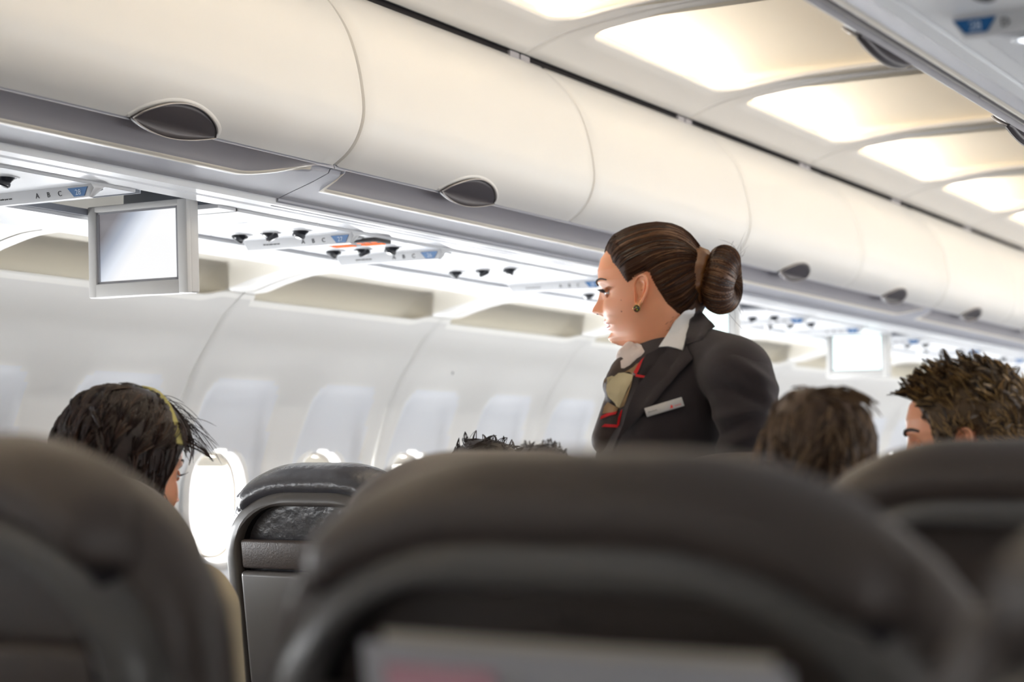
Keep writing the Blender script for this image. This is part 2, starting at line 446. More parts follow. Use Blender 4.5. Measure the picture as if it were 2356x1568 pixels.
def mold_bm(s, y0, y1):
    ys = [y0 + 0.002, y0 + 0.004] + list(np.linspace(y0 + 0.04, y0 + 0.075, 6)) + list(np.linspace(y0 + 0.11, y1 - 0.30, 30)) + list(np.linspace(y1 - 0.27, y1 - 0.045, 26)) + [y1 - 0.02, y1 - 0.004, y1 - 0.002]
    G, LIPS = [], []
    for y in ys:
        q = sstep(0.042, 0.070, y - y0) * sstep(0.045, 0.235, y1 - y)
        t = 0.50 * q
        lip = lerp_prof(MOLD, t); a = MOLD[0]
        row = []
        dx, dz = lip[0] - a[0], lip[1] - a[1]
        dep = 0.030 * min(1, q * 1.4)
        for f, h in ((0, 0), (0.08, 0.55), (0.25, 0.95), (0.45, 1.0), (0.68, 0.86), (0.86, 0.55), (0.97, 0.2)):
            row.append((s * (a[0] + dx * f + 0.15 * dep * h), y, a[1] + dz * f + dep * h))
        row.append((s * lip[0], y, lip[1]))
        row.append((s * (lip[0] + 0.004), y, lip[1] - 0.0045 * min(1, q * 2)))
        row.append((s * (lip[0] + 0.012), y, lip[1] - 0.006 * min(1, q * 2) - 0.001))
        t2 = t + 0.115
        for k in range(12):
            p = lerp_prof(MOLD, min(1, t2 + (1 - t2) * k / 11)); row.append((s * p[0], y, p[1]))
        row += [(s * 0.866, y, 1.690), (s * 0.866, y, 1.77), (s * 0.715, y, 1.775)]
        G.append(row)
    bm = grid(G, closed_v=True, capu=True)
    cols = len(G[0])
    bm.faces.ensure_lookup_table()
    n = 0
    for i in range(len(G) - 1):
        y = (ys[i] + ys[i + 1]) / 2
        q = sstep(0.042, 0.070, y - y0) * sstep(0.045, 0.235, y1 - y)
        for j in range(cols):
            f = bm.faces[n]; n += 1
            if q > 0.03:
                if j < 7: f.material_index = 1
                elif j in (7, 8, 9): f.material_index = 2
    bmesh.ops.recalc_face_normals(bm, faces=bm.faces[:])
    return bm
BIN0, BINP = 3.126, 1.0655
ORD = ['nearest', 'second', 'third', 'fourth', 'fifth', 'sixth', 'seventh', 'eighth', 'ninth', 'tenth', 'eleventh', 'twelfth', 'thirteenth', 'fourteenth', 'fifteenth', 'sixteenth', 'seventeenth']
for s, side in ((-1, 'left'), (1, 'right')):
    hb = handle_bms(s); hm = []
    for nm, b, m_ in zip(('latch_paddle', 'paddle_rim', 'paddle_edge', 'latch_surround'), hb, ('handle', 'handlerim', 'handlerim', 'binw')):
        me = bpy.data.meshes.new(nm); b.to_mesh(me); b.free(); me.materials.append(MT[m_]); me.shade_smooth(); hm.append((nm, me))
    idx = 0
    for k in range(-4, 12):
        y0, y1 = BIN0 + BINP * k, BIN0 + BINP * (k + 1)
        if y1 > YB: break
        if s > 0 and y0 > 4: continue
        if s < 0 and y1 < 0.9: continue
        if s > 0 and y1 < 0: continue
        if s < 0:
            lab = {-1: 'large white overhead bin directly above the near drop-down screen, with a dark oval latch',
                   0: 'white overhead bin just beyond the near screen, above the 27 and 26 plates',
                   -2: 'closest white overhead bin, only its far end showing in the top left corner'}.get(k, 'white curved overhead bin, %s along the left side of the aisle' % ORD[k + 2])
        else:
            lab = 'white overhead bin over the right-hand seats, %s from the viewer' % ORD[idx]
        t = thing('overhead_bin', lab, 'luggage bin', (s * 1.0, (y0 + y1) / 2, 1.74), 0, 'overhead bins on the %s side' % side)
        idx += 1
        yc = (y0 + y1) / 2
        d = link('bin_door', door_bm(s, y0, y1, 1 if k in (-1, 3) else 0), MT['binw'], t)
        b = link('bin_body', sweep([(s * 0.83, 2.16), (s * 0.79, 2.08), (s * 0.72, 1.95), (s * 0.715, 1.79), (s * 0.74, 1.779), (s * 1.24, 1.779), (s * 1.5, 1.80), (s * 1.5, 2.16)], [y0 + 0.008, y1 - 0.008]), MT['binw'], t, smooth=False)
        for o in (d, b): o.data.transform(Matrix.Translation((-s * 1.0, -yc, -1.74)))
        if (s < 0) or k == -1 or k == 0:
            h = None
            for nm, me in hm:
                o = bpy.data.objects.new(nm, me); COL.objects.link(o)
                if h is None: h = o; o.parent = t; o.location = (-s * 1.0, 0 if s < 0 else (0.07 if k == -1 else -0.16), -1.74)
                else: o.parent = h
    root = bpy.data.objects.new('trim_%d' % (3 if s < 0 else 4), None); COL.objects.link(root); root['kind'] = 'structure'
    for k in (-5.0, -1, 3, 7) if s < 0 else (-4.0, 0, 4):
        y0 = max(BIN0 - 4 * BINP + BINP * (k + 4) - (BINP * 0 if True else 0), YA) if False else BIN0 + BINP * k
        pass
    spans = [(-1.13, BIN0), (BIN0, BIN0 + 4 * BINP), (BIN0 + 4 * BINP, BIN0 + 8 * BINP), (BIN0 + 8 * BINP, YB)] if s < 0 else [(YA, 4.6), (4.6, 8.8), (8.8, YB)]
    for a, b in spans:
        link('grip_channel', mold_bm(s, a, b), [MT['bingrey'], MT['channel'], MT['cream']], root)

# --- black gap above the bins with joint brackets
for s in (-1, 1):
    root = bpy.data.objects.new('trim_%d' % (5 if s < 0 else 6), None); COL.objects.link(root); root['kind'] = 'structure'
    link('gap', sweep([(s * 0.80, 2.155), (s * 0.786, 2.166), (s * 0.79, 2.185), (s * 0.84, 2.20), (s * 0.86, 2.16)], [YA, YB]), MT['black'], root, smooth=False)
    for k in range(-4, 11):
        yc = CEIL0 - 0.02 + CEILP * k
        for o in (-0.028, 0.028):
            link('bracket', box(min(s * 0.779, s * 0.79), max(s * 0.779, s * 0.79), yc + o - 0.024, yc + o + 0.024, 2.160, 2.178, 0.001), MT['channel'], root, smooth=False)

# --- ceiling: curved panels with an open light well in each
CEILX = smoothpts([(-0.778, 2.178), (-0.715, 2.203), (-0.637, 2.224), (-0.56, 2.236), (-0.447, 2.250), (-0.335, 2.258), (-0.17, 2.262), (0, 2.263)], 60)
cx_ = np.array([x for x, z in CEILX]); cz_ = np.array([z for x, z in CEILX])
def ceilz(x): return float(np.interp(-abs(x), cx_, cz_))
croot = bpy.data.objects.new('ceiling', None); COL.objects.link(croot); croot['kind'] = 'structure'
def well_outline(hx, hy, r, n=8):
    out = []
    for (sx, sy, a0) in ((1, 1, 0), (-1, 1, 90), (-1, -1, 180), (1, -1, 270)):
        for k in range(n + 1):
            a = math.radians(a0 + 90 * k / n)
            out.append((sx * (hx - r) + r * math.cos(a), sy * (hy - r) + r * math.sin(a)))
    # densify long sides
    res = []
    for i, p in enumerate(out):
        q = out[(i + 1) % len(out)]; d = math.dist(p, q); m = max(1, int(d / 0.05))
        for j in range(m): res.append((p[0] + (q[0] - p[0]) * j / m, p[1] + (q[1] - p[1]) * j / m))
    return res
def ceiling_mesh():
    hy = CEILP / 2 - 0.0025; oy = 0.005
    W = well_outline(0.632, 0.452, 0.075)
    n = len(W)
    rows = []
    O = []
    for x, y in W:
        k = min(0.778 / max(abs(x), 1e-9), hy / max(abs(y), 1e-9)); O.append((x * k, y * k))
    for cx in (-1, 1):
        for cy in (-1, 1):
            i = min(range(n), key=lambda q: math.hypot(O[q][0] - cx * 0.778, O[q][1] - cy * hy)); O[i] = (cx * 0.778, cy * hy)
    for t in (1.0, 0.97, 0.75, 0.5, 0.25, 0.0):
        r_ = []
        for (wx_, wy_), (ox, oy_) in zip(W, O):
            x, y = wx_ + (ox - wx_) * t, wy_ + (oy_ - wy_) * t
            r_.append((x, y, ceilz(x) + (0.004 if t == 1.0 else 0)))
        rows.append(r_)
    rows.append([(x * 0.997, y * 0.996, ceilz(x) + 0.004) for x, y in W])
    rows.append([(x * 1.0, y * 1.0, ceilz(x) + 0.012) for x, y in W])
    pan = grid(rows, closed_v=True)
    # cavity above the panel, wider than the opening so that the tube lamps sit behind the lip
    w = []
    for fx, fy, z in ((1.0, 1.0, None), (1.10, 1.02, 2.236), (1.135, 1.03, 2.25), (1.14, 1.03, 2.285)):
        w.append([(x * fx, y * fy, (ceilz(x) + 0.012) if z is None else max(z, ceilz(x) + 0.012 if z < 2.25 else z)) for x, y in W])
    for f in (0.99, 0.96, 0.92, 0.86, 0.78, 0.68, 0.55, 0.4, 0.25, 0.1, 0.01):
        w.append([(x * f * 1.14, y * f * 1.03, 2.285 + 0.130 * (1 - min(1.0, abs(x * f * 1.14) / 0.722) ** 2.5) * (1 - min(1.0, abs(y * f * 1.03) / 0.468) ** 3.0)) for x, y in W])
    well = grid(w, closed_v=True)
    for b in (pan, well): bmesh.ops.recalc_face_normals(b, faces=b.faces[:])
    return pan, well
pb_, wb_ = ceiling_mesh()
pme = bpy.data.meshes.new('ceiling_panel'); pb_.to_mesh(pme); pme.materials.append(MT['ceil']); pme.shade_smooth()
wme = bpy.data.meshes.new('light_well'); wb_.to_mesh(wme); wme.materials.append(MT['dome']); wme.shade_smooth()
for k in PANELS:
    p = bpy.data.objects.new('ceiling_panel', pme); COL.objects.link(p); p.parent = croot; p.location = (0, CEIL0 + CEILP * (k + 0.5), 0)
    w = bpy.data.objects.new('light_well', wme); COL.objects.link(w); w.parent = p

# --- passenger service panels
def psu_plate(s, y0, y1, name='panel'):
    a, b = sorted((s * 0.948, s * 1.282))
    return box(a, b, y0 + 0.002, y1 - 0.002, 1.650, 1.664, 0.0015, 1)
def gasper(s, x, y, par, tilt=0.0, big=True):
    c = lathe([(0.0, 0.004), (0.019, 0.002), (0.020, -0.002), (0.016, -0.007), (0.0145, -0.012), (0.0160, -0.014), (0.0160, -0.020), (0.0135, -0.0225), (0.006, -0.021), (0.0, -0.0205)], 18)
    xform(c, Matrix.Rotation(tilt, 4, 'Y') @ Matrix.Rotation(-tilt * 0.8, 4, 'X'))
    o = link('air_nozzle', c, MT['blackpl'], par, loc=(x, y - 0.022, 1.6535))
    d = lathe([(0.021, 0.0005), (0.0225, -0.002), (0.026, -0.0022), (0.029, 0.0003)], 24)
    link('nozzle_ring', d, MT['psu'], o, loc=(0, 0, -0.0035))
    return o
def strip(s, y, num, par, letters='ABC'):
    xa, xb = 0.956, 1.283
    f = [(y - 0.016, 1.651), (y - 0.0165, 1.648), (y - 0.0090, 1.6255), (y + 0.0, 1.6245), (y + 0.034, 1.651)]
    bm = grid([[(s * x, yy, 1.651 + (zz - 1.651) * k) for yy, zz in f] for x, k in ((xa - 0.012, 0.3), (xa, 1.0), (xb - 0.010, 1.0), (xb + 0.004, 0.2))], closed_v=True, capu=True)
    bmesh.ops.recalc_face_normals(bm, faces=bm.faces[:])
    o = link('label_strip', bm, MT['strip'], par)
    rot = (math.radians(108.5), 0, 0)
    yf, zf = y - 0.0134, 1.6367
    for i, ch in enumerate(letters):
        xx = (-1.096 + 0.0315 * i) if s < 0 else (1.010 + 0.0315 * i)
        text(ch, 0.0155, (xx, yf, zf), rot, MT['text'], o)
    if s < 0:
        text('Life vest under your seat', 0.0052, (-1.195, yf, zf), rot, MT['text'], o)
        bx = -0.9815
    else: bx = 0.973
    tb = bmesh.new()
    ps = [(-0.027, 0.0095), (0.027, 0.0095), (0.014, -0.0085), (-0.014, -0.0085)]
    vs = [tb.verts.new((px, pz, 0)) for px, pz in ps]; tb.faces.new(vs)
    r_ = bmesh.ops.extrude_face_region(tb, geom=tb.faces[:])
    for v in r_['geom']:
        if isinstance(v, bmesh.types.BMVert): v.co.z += 0.0012
    bmesh.ops.recalc_face_normals(tb, faces=tb.faces[:])
    nb = link('number_plate', tb, MT['blue'], o, smooth=False, loc=(bx, yf + 0.0002, zf)); nb.rotation_euler = rot
    text(num, 0.0155, (0, -0.0002, 0.0016), (0, 0, 0), MT['textw'], nb)
    return o
def grille(s, x, y, par, r=0.032):
    c = lathe([(0.0, -0.004), (r * 0.7, -0.0035), (r, -0.0015), (r + 0.003, 0.0005)], 26)
    o = link('speaker_grille', c, MT['mesh'], par, loc=(x, y, 1.650))
    hb = bmesh.new()
    for i in range(-7, 8):
        for j in range(-7, 8):
            px, py = i * 0.0042 + (j % 2) * 0.0021, j * 0.0042
            if math.hypot(px, py) > r * 0.86: continue
            vs = [hb.verts.new((px + 0.0015 * math.cos(2 * PI * q / 6), py + 0.0015 * math.sin(2 * PI * q / 6), -0.0046)) for q in range(6)]
            hb.faces.new(vs)
    h = link('perforation', hb, MT['rail'], o, kind='stuff', smooth=False)
    return o
def reading(s, x, y, par, lit=True):
    d = lathe([(0.0, -0.001), (0.016, -0.001), (0.018, -0.003), (0.022, -0.004), (0.025, 0.0003)], 22)
    o = link('reading_light', d, MT['psu'], par, loc=(x, y, 1.650))
    l = lathe([(0.0, -0.0045), (0.009, -0.004), (0.014, -0.0025), (0.0155, 0.0)], 18)
    link('lamp_lens', l, MT['lamp'] if lit else MT['rail'], o)
def signs(s, x0, x1, y, par):
    a, b = sorted((s * x0, s * x1))
    o = link('sign_panel', box(a, b, y - 0.038, y + 0.034, 1.6405, 1.651, 0.002), MT['signp'], par)
    def blob(P):
        bm = bmesh.new(); bm.faces.new([bm.verts.new((px, py, 1.6441)) for px, py in P]); return bm
    cx = (a + b) / 2
    out = []
    for c in (cx - 0.045, cx + 0.045):
        for i in range(3):
            q = c + (i - 1) * 0.021
            out.append(lathe([(0.0, -0.0006), (0.0095, 0.0)], 12, q, y - 0.016, 1.6402))
            out.append(box(q - 0.010, q + 0.010, y + 0.002, y + 0.022, 1.6385, 1.6410))
    for q in out: link('lit_symbol', q, MT['orange'], o)
    return o
def svc(s, label, y0, y1, items):
    t = thing('service_panel', label, 'service panel', (0, 0, 0), 0, 'service panels above the %s seats' % ('left' if s < 0 else 'right'))
    t.location = (s * 1.115, (y0 + y1) / 2, 1.65)
    inv = Matrix.Translation((-s * 1.115, -(y0 + y1) / 2, -1.65))
    h = bpy.data.objects.new('tmp', None)
    link('panel', psu_plate(s, y0, y1), MT['psu'], t, smooth=False)
    for it in items:
        k = it[0]
        if k == 'g':
            for j, x in enumerate((1.205, 1.122, 1.028)): gasper(s, s * x, it[1] + (0.004 * ((j * 7) % 3 - 1)), t, (0.5, -0.35, 0.25)[j] if len(it) < 3 else it[2][j])
        elif k == 's': strip(s, it[1], it[2], t, 'ABC' if s < 0 else 'DEF')
        elif k == 'p': grille(s, s * 1.0, it[1], t)
        elif k == 'r':
            for x in it[2]: reading(s, s * x, it[1], t)
        elif k == 'o': signs(s, 0.95, 1.12, it[1], t)
        elif k == 'l':      # finger latch mark
            link('latch_mark', box(s * 1.06 - 0.014, s * 1.06 + 0.014, it[1] - 0.002, it[1] + 0.002, 1.6494, 1.651), MT['rail'], t, smooth=False)
    for ch in t.children: ch.location = Vector(ch.location) + inv.to_translation()
    return t
L = -1
svc(L, 'white service panel with A B C and a 28 plate, left of the near screen', 2.30, 2.768, [('s', 2.648, '28'), ('p', 2.675), ('g', 2.50), ('r', 2.715, (1.13,))])
svc(L, 'plain white blank panel right of the near screen, small latch mark', 3.095, 3.40, [('l', 3.25)])
svc(L, 'white service panel with a blue 27 plate, black nozzles and glowing orange signs', 3.40, 3.775, [('g', 3.452), ('s', 3.545, '27'), ('p', 3.60), ('o', 3.672), ('r', 3.665, (1.165,))])
svc(L, 'white service panel with black nozzles and a blue 26 plate, beyond the orange signs', 3.775, 4.07, [('g', 3.842), ('s', 3.945, '26'), ('r', 4.0, (0.985,))])
svc(L, 'blank white panel between the number 26 plate and the next three nozzles', 4.07, 4.39, [('l', 4.22)])
svc(L, 'white service panel with three nozzles and no label, left of the attendant', 4.39, 4.54, [('g', 4.447)])
svc(L, 'blank white panel just left of the 25 plate', 4.54, 4.81, [('l', 4.68)])
svc(L, 'white service panel with A B C and a blue 25 plate beside the attendant\'s brow', 4.81, 5.40, [('s', 4.868, '25'), ('o', 4.96), ('g', 5.28)])
svc(L, 'white service panel with nozzles hidden in part behind the attendant\'s head', 5.40, 5.92, [('g', 5.62), ('s', 5.72, '24')])
svc(L, 'white service panel with a blue plate, just right of the attendant\'s hair bun', 6.22, 6.72, [('g', 6.46), ('s', 6.575, '23'), ('r', 6.62, (1.0,))])
svc(L, 'white service panel with nozzles, right of and beyond the blue plate near the bun', 6.72, 7.02, [('g', 6.855)])
svc(L, 'white service panel with a blue plate directly above the far lit screen', 7.02, 7.62, [('s', 7.21, '22'), ('r', 7.3, (1.0,))])
svc(L, 'white service panel with dark nozzles just right of the far screen', 7.95, 8.60, [('g', 8.37), ('s', 8.03, '21')])
svc(L, 'white service panel with nozzles above the right-hand man\'s quiff', 8.60, 9.25, [('g', 8.93), ('s', 9.02, '20')])
svc(L, 'white service panel with small blurred plate, above the man\'s crown', 9.25, 10.4, [('g', 9.75), ('s', 9.9, '19')])
svc(L, 'small farthest visible service panel at the right edge of the row', 10.4, 11.6, [('g', 10.7), ('s', 10.85, '18')])
svc(L, 'blank white panel over the far front rows', 11.6, YB, [])
R_ = 1
svc(R_, 'white service panel over the nearest right-hand seats, before the blurred D E F plate', YA, 1.70, [])
svc(R_, 'blurred service panel with blue plate and letters D E F in the top right corner', 1.70, 2.55, [('g', 2.05), ('s', 2.19, '28'), ('r', 2.335, (1.0, 1.06)), ('p', 2.27)])
svc(R_, 'blank white panel over the right-hand seats beyond the D E F plate', 2.55, 3.4, [])

# --- drop-down screens in their boxes
def monitor(y, label, tilt=0.10, sm='screen'):
    t = thing('drop_down_screen', label, 'screen', (-1.138, y, 1.665), 0, 'drop-down screens under the left bins')
    hw = 0.146
    prof = [(-hw, 0.0), (-hw, -0.195), (-hw + 0.006, -0.203), (hw - 0.006, -0.203), (hw, -0.195), (hw, 0.0)]
    # shell with screen opening
    sh = box(-hw, hw, 0.0, 0.030, -0.203, 0.004, 0.005, 3)
    o = link('monitor_shell', sh, MT['monitor'], t)
    fr = []
    x0, x1, z0, z1 = -0.122, 0.118, -0.172, -0.010
    fr.append(box(-hw, x0, -0.012, 0.004, -0.203, 0.004, 0.0035, 2)); fr.append(box(x1, hw, -0.012, 0.004, -0.203, 0.004, 0.0035, 2))
    fr.append(box(x0 - 0.004, x1 + 0.004, -0.012, 0.004, -0.203, z0, 0.0035, 2)); fr.append(box(x0 - 0.004, x1 + 0.004, -0.012, 0.004, z1, 0.004, 0.0035, 2))
    link('front_frame', bmj(*fr), MT['monitor'], t)
    iv = [box(x0, x0 + 0.006, -0.008, 0.0, z0, z1), box(x1 - 0.006, x1, -0.008, 0.0, z0, z1), box(x0, x1, -0.008, 0.0, z0, z0 + 0.005), box(x0, x1, -0.008, 0.0, z1 - 0.005, z1)]
    link('inner_frame', bmj(*iv), MT['bezel'], t, smooth=False)
    sc = grid([[(x0 + 0.006 + (x1 - x0 - 0.012) * i / 8, -0.004, z0 + 0.005 + (z1 - z0 - 0.010) * j / 6) for j in range(7)] for i in range(9)])
    bmesh.ops.recalc_face_normals(sc, faces=sc.faces[:])
    link('screen', sc, MT[sm], t)
    t.rotation_euler = (tilt * 0.5, 0, 0)
    # open compartment the screen folds into
    c = []
    c.append(box(-0.155, 0.167, -0.222, -0.215, -0.012, 0.012)); 
    return t
ms = bpy.data.materials.new('screen_on'); ms.use_nodes = True; MT['screen'] = ms
nt = ms.node_tree; b = nt.nodes['Principled BSDF']; b.inputs['Base Color'].default_value = (0.05, 0.05, 0.06, 1); b.inputs['Roughness'].default_value = 0.15
tc = nd(nt, 'ShaderNodeTexCoord'); sx = nd(nt, 'ShaderNodeSeparateXYZ'); nt.links.new(tc.outputs['Object'], sx.inputs[0])
# picture on the screen: bright cloudscape, darker towards its upper left corner
m1 = nd(nt, 'ShaderNodeMath', operation='MULTIPLY_ADD'); m1.inputs[1].default_value = 7.5; m1.inputs[2].default_value = 0.35; nt.links.new(sx.outputs['X'], m1.inputs[0])
m2 = nd(nt, 'ShaderNodeMath', operation='MULTIPLY_ADD'); m2.inputs[1].default_value = -7.0; nt.links.new(sx.outputs['Z'], m2.inputs[0]); nt.links.new(m1.outputs[0], m2.inputs[2])
cr = nd(nt, 'ShaderNodeValToRGB'); nt.links.new(m2.outputs[0], cr.inputs[0])
e = cr.color_ramp.elements; e[0].position = 0.0; e[0].color = (0.20, 0.19, 0.20, 1); e[1].position = 1.0; e[1].color = (1.0, 1.0, 1.0, 1)
x_ = e.new(0.35); x_.color = (0.38, 0.42, 0.50, 1)
x_ = e.new(0.7); x_.color = (0.80, 0.85, 0.93, 1)
nt.links.new(cr.outputs[0], b.inputs['Emission Color']); b.inputs['Emission Strength'].default_value = 0.95
MT['screen_far'] = mat('screen_bright', (0.5, 0.6, 0.6), 0.2, emit=(0.86, 1.0, 0.97), estr=1.15)
monitor(2.985, 'near drop-down screen in white housing hanging under the closest bins')
monitor(6.0, 'screen half hidden behind the attendant\'s collar and bun', 0.0, 'screen_far')
monitor(7.70, 'distant bright drop-down screen seen between the attendant and the young man', 0.0, 'screen_far')
# panel faces around the screens
for y0, y1 in ((2.768, 2.80), (2.80, 3.095), (5.92, 6.22), (7.62, 7.95)):
    pass
cr_ = bpy.data.objects.new('trim_7', None); COL.objects.link(cr_); cr_['kind'] = 'structure'
for y in (2.9325, 6.07, 7.785):
    a = y - 0.155; c = y + 0.16
    link('screen_recess', bmj(box(-1.282, -0.948, a, c, 1.72, 1.725), box(-1.282, -0.948, a, a + 0.003, 1.65, 1.72), box(-1.282, -0.948, c - 0.003, c, 1.65, 1.72)), MT['rail'], cr_, smooth=False)
    link('closing_plate', box(-1.282, -0.948, y + 0.095, c, 1.650, 1.66), MT['psu'], cr_, smooth=False)
link('service_backing', sweep([(-1.29, 1.70), (-0.94, 1.70), (-0.94, 1.705), (-1.29, 1.705)], [YA, 2.77]), MT['psu'], cr_, smooth=False)
# ------------------------------------------------------------------ seats
def outline(w, z0, z1, rt, rb, inset=0.0, n=10, ztop_in=None):
    """closed loop (x,z) of a rounded upright back; inset shrinks it"""
    w, z0, z1 = w - inset, z0 + inset, z1 - inset; rt = max(rt - inset, 0.01); rb = max(rb - inset, 0.01)
    pts = []
    for cx, cz, a0, r in ((w - rt, z1 - rt * 0.8, 0, rt), (-(w - rt), z1 - rt * 0.8, 90, rt), (-(w - rb), z0 + rb, 180, rb), (w - rb, z0 + rb, 270, rb)):
        for k in range(n + 1):
            a = math.radians(a0 + 90 * k / n)
            kz = 0.8 if a0 < 180 else 1
            ex = 1.0
            pts.append((cx + r * math.cos(a), cz + kz * r * math.sin(a)))
    # subdivide the straight sides
    res = []
    for i, p in enumerate(pts):
        q = pts[(i + 1) % len(pts)]; d = math.dist(p, q)
        m = 6 if d > 0.06 else 1
        for j in range(m): res.append((p[0] + (q[0] - p[0]) * j / m, p[1] + (q[1] - p[1]) * j / m))
    return res
def loft(L, cap0=True, cap1=True):
    rows = [[(x, y, z) for x, z in o] for o, y in L]
    def fan(row, y):
        c = np.mean(np.array(row), 0)
        return [[tuple(c + (np.array(p) - c) * f) for p in row] for f in (0.7, 0.35, 0.02)]
    if cap0: rows = fan(rows[0], 0)[::-1] + rows
    if cap1: rows = rows + fan(rows[-1], 0)
    bm = grid(rows, closed_v=True, capu=True)
    bmesh.ops.recalc_face_normals(bm, faces=bm.faces[:]); return bm
SEAT_W = 0.243
def seat_meshes():
    out = {}
    ol = lambda i, **k: outline(SEAT_W, 0.44, 1.110, 0.195, 0.04, i)
    cover = loft([(ol(0.030), 0.016), (ol(0.010), 0.022), (ol(0.001), 0.036), (ol(0.0), 0.055), (ol(0.004), 0.078), (ol(0.020), 0.098), (ol(0.050), 0.110), (ol(0.10), 0.114)])
    out['backrest'] = cover
    # head cover rolled over the top edge and down the rear
    rows = []
    N = 40
    for i in range(N + 1):
        x = -0.205 + 0.41 * i / N
        zt = 1.110 - 0.0
        ax = abs(x)
        if ax > SEAT_W - 0.195: zt = 1.110 - 0.195 * 0.8 + 0.8 * math.sqrt(max(0, 0.195 ** 2 - (ax - (SEAT_W - 0.195)) ** 2))
        sec = [(0.060, 0.004), (0.040, 0.006), (0.020, 0.003), (0.003, -0.006), (-0.008, -0.018), (-0.012, -0.032), (-0.010, -0.044), (-0.002, -0.052), (0.012, -0.055), (0.020, -0.050)]
        fade = 1 - sstep(0.17, 0.205, ax)
        rows.append([(x, y * fade + 0.02 * (1 - fade), zt + z * (0.6 + 0.4 * fade)) for y, z in sec])
    hw = grid(rows, closed_v=True, capu=True); bmesh.ops.recalc_face_normals(hw, faces=hw.faces[:])
    out['head_cover'] = hw
    o2 = lambda i: [(x, z) for x, z in outline(SEAT_W - 0.012, 0.45, 1.075, 0.185, 0.04, i)]
    def inner(i, top):
        return [(x * (0.215 - i) / 0.231, min(z, 9)) for x, z in outline(0.231, 0.49, top, 0.13, 0.03, 0.0)]
    sh = []
    for o, y in ((o2(0.0), 0.030), (o2(0.001), 0.012), (o2(0.006), -0.004), (o2(0.016), -0.012), (o2(0.030), -0.015)):
        sh.append([(x, y, z) for x, z in o])
    for i, y, top in ((0.020, -0.015, 1.040), (0.026, -0.012, 1.036), (0.030, 0.000, 1.034), (0.032, 0.022, 1.032), (0.07, 0.024, 1.00), (0.15, 0.025, 0.95)):
        sh.append([(x, y, z) for x, z in inner(i, top)])
    s_ = grid(sh, closed_v=True, capu=True); bmesh.ops.recalc_face_normals(s_, faces=s_.faces[:])
    for f in s_.faces:
        c = f.calc_center_median()
        if abs(c.x) < 0.188 and c.y > -0.006 and 0.5 < c.z < 1.036: f.material_index = 1
    out['back_shell'] = s_
    out['tray_table'] = box(-0.185, 0.185, -0.018, 0.004, 0.66, 0.90, 0.010, 3)
    out['literature_pocket'] = box(-0.18, 0.18, -0.014, 0.002, 0.905, 0.965, 0.006, 2)
    out['seat_cushion'] = box(-0.235, 0.235, 0.06, 0.55, 0.36, 0.47, 0.045, 4)
    out['seat_base'] = box(-0.20, 0.20, 0.10, 0.50, 0.28, 0.37, 0.01, 1)
    return out
SM = {k: None for k in ()}
MATS = {'backrest': 'leather', 'head_cover': 'leather', 'back_shell': ('shell', 'pocket'), 'tray_table': 'shell', 'literature_pocket': 'leather', 'seat_cushion': 'leather', 'seat_base': 'shell', 'armrest': 'shell', 'seat_leg': 'metal'}
def arm_bm(): return box(-0.022, 0.022, 0.08, 0.46, 0.60, 0.65, 0.015, 3)
def leg_bm(): return box(-0.02, 0.02, 0.12, 0.48, 0.0, 0.29, 0.006, 1)
seatmesh = {}
for k, b in {**seat_meshes(), 'armrest': arm_bm(), 'seat_leg': leg_bm()}.items():
    me = bpy.data.meshes.new(k); b.to_mesh(me); b.free()
    m_ = MATS[k]
    for q in (m_ if isinstance(m_, tuple) else (m_,)): me.materials.append(MT[q])
    me.shade_smooth(); me.set_sharp_from_angle(angle=math.radians(50)); seatmesh[k] = me
LEAN = math.radians(9)
def seat(x, y, label, cover=None, ztop=1.110, group='passenger seats', rz=0.0, wide=1.0):
    t = thing('aircraft_seat', label, 'seat', (x, y + 0.10, 0), rz, group)
    sc = ztop / 1.110
    for k, me in seatmesh.items():
        if k in ('armrest', 'seat_leg'):
            for sx in (-1, 1):
                o = bpy.data.objects.new(k, me); COL.objects.link(o); o.parent = t; o.location = (sx * (0.239 if k == 'armrest' else 0.17), 0, 0)
            continue
        if cover and k in ('backrest', 'head_cover'):
            me = me.copy(); me.materials.clear(); me.materials.append(cover)
        o = bpy.data.objects.new(k, me); COL.objects.link(o); o.parent = t
        if k in ('backrest', 'head_cover', 'back_shell', 'tray_table', 'literature_pocket'):
            # lean back about the hinge at seat height so that the top sits at y
            o.matrix_parent_inverse = Matrix.Identity(4)
            hinge = 0.44
            o.matrix_local = Matrix.Translation((0, -0.10 + math.sin(LEAN) * (1.11 - hinge), hinge * sc + 0.005)) @ Matrix.Rotation(LEAN, 4, 'X') @ Matrix.Diagonal((wide, 1, sc / math.cos(LEAN) if False else sc, 1)) @ Matrix.Translation((0, 0, -hinge))
    return t
seat(0.485, 0.95, 'dark leather seat back filling the lower left foreground, rounded shoulder sloping right')
seat(1.055, 0.95, 'dark leather seat back in the middle foreground with white leaflets in its pocket', wide=1.05, ztop=1.096)
seat(1.60, 0.72, 'very blurred dark seat back in the lower right corner', wide=1.1)
seat(0.51, 1.74, 'dark seat back behind the middle foreground seat, its top level with the leaflet seat\'s', ztop=1.100)
seat(1.11, 1.74, 'dark seat back at the right edge under the young man\'s head', ztop=1.110)
seat(0.51, 2.53, 'dark seat back beneath the blurred brown-haired head', ztop=1.10)
seat(1.035, 2.53, 'dark seat holding the young man with the quiff', ztop=1.10)
seat(-0.455, 2.02, 'dark seat just in front of the dark-haired passenger seen from behind on the left', ztop=1.075)
seat(-0.53, 2.81, 'seat with shiny wrinkled black leather edge catching window light', cover=MT['leather2'], ztop=1.082)
seat(-0.475, 3.60, 'dark seat beyond the shiny wrinkled one, its top almost hidden', ztop=1.06)

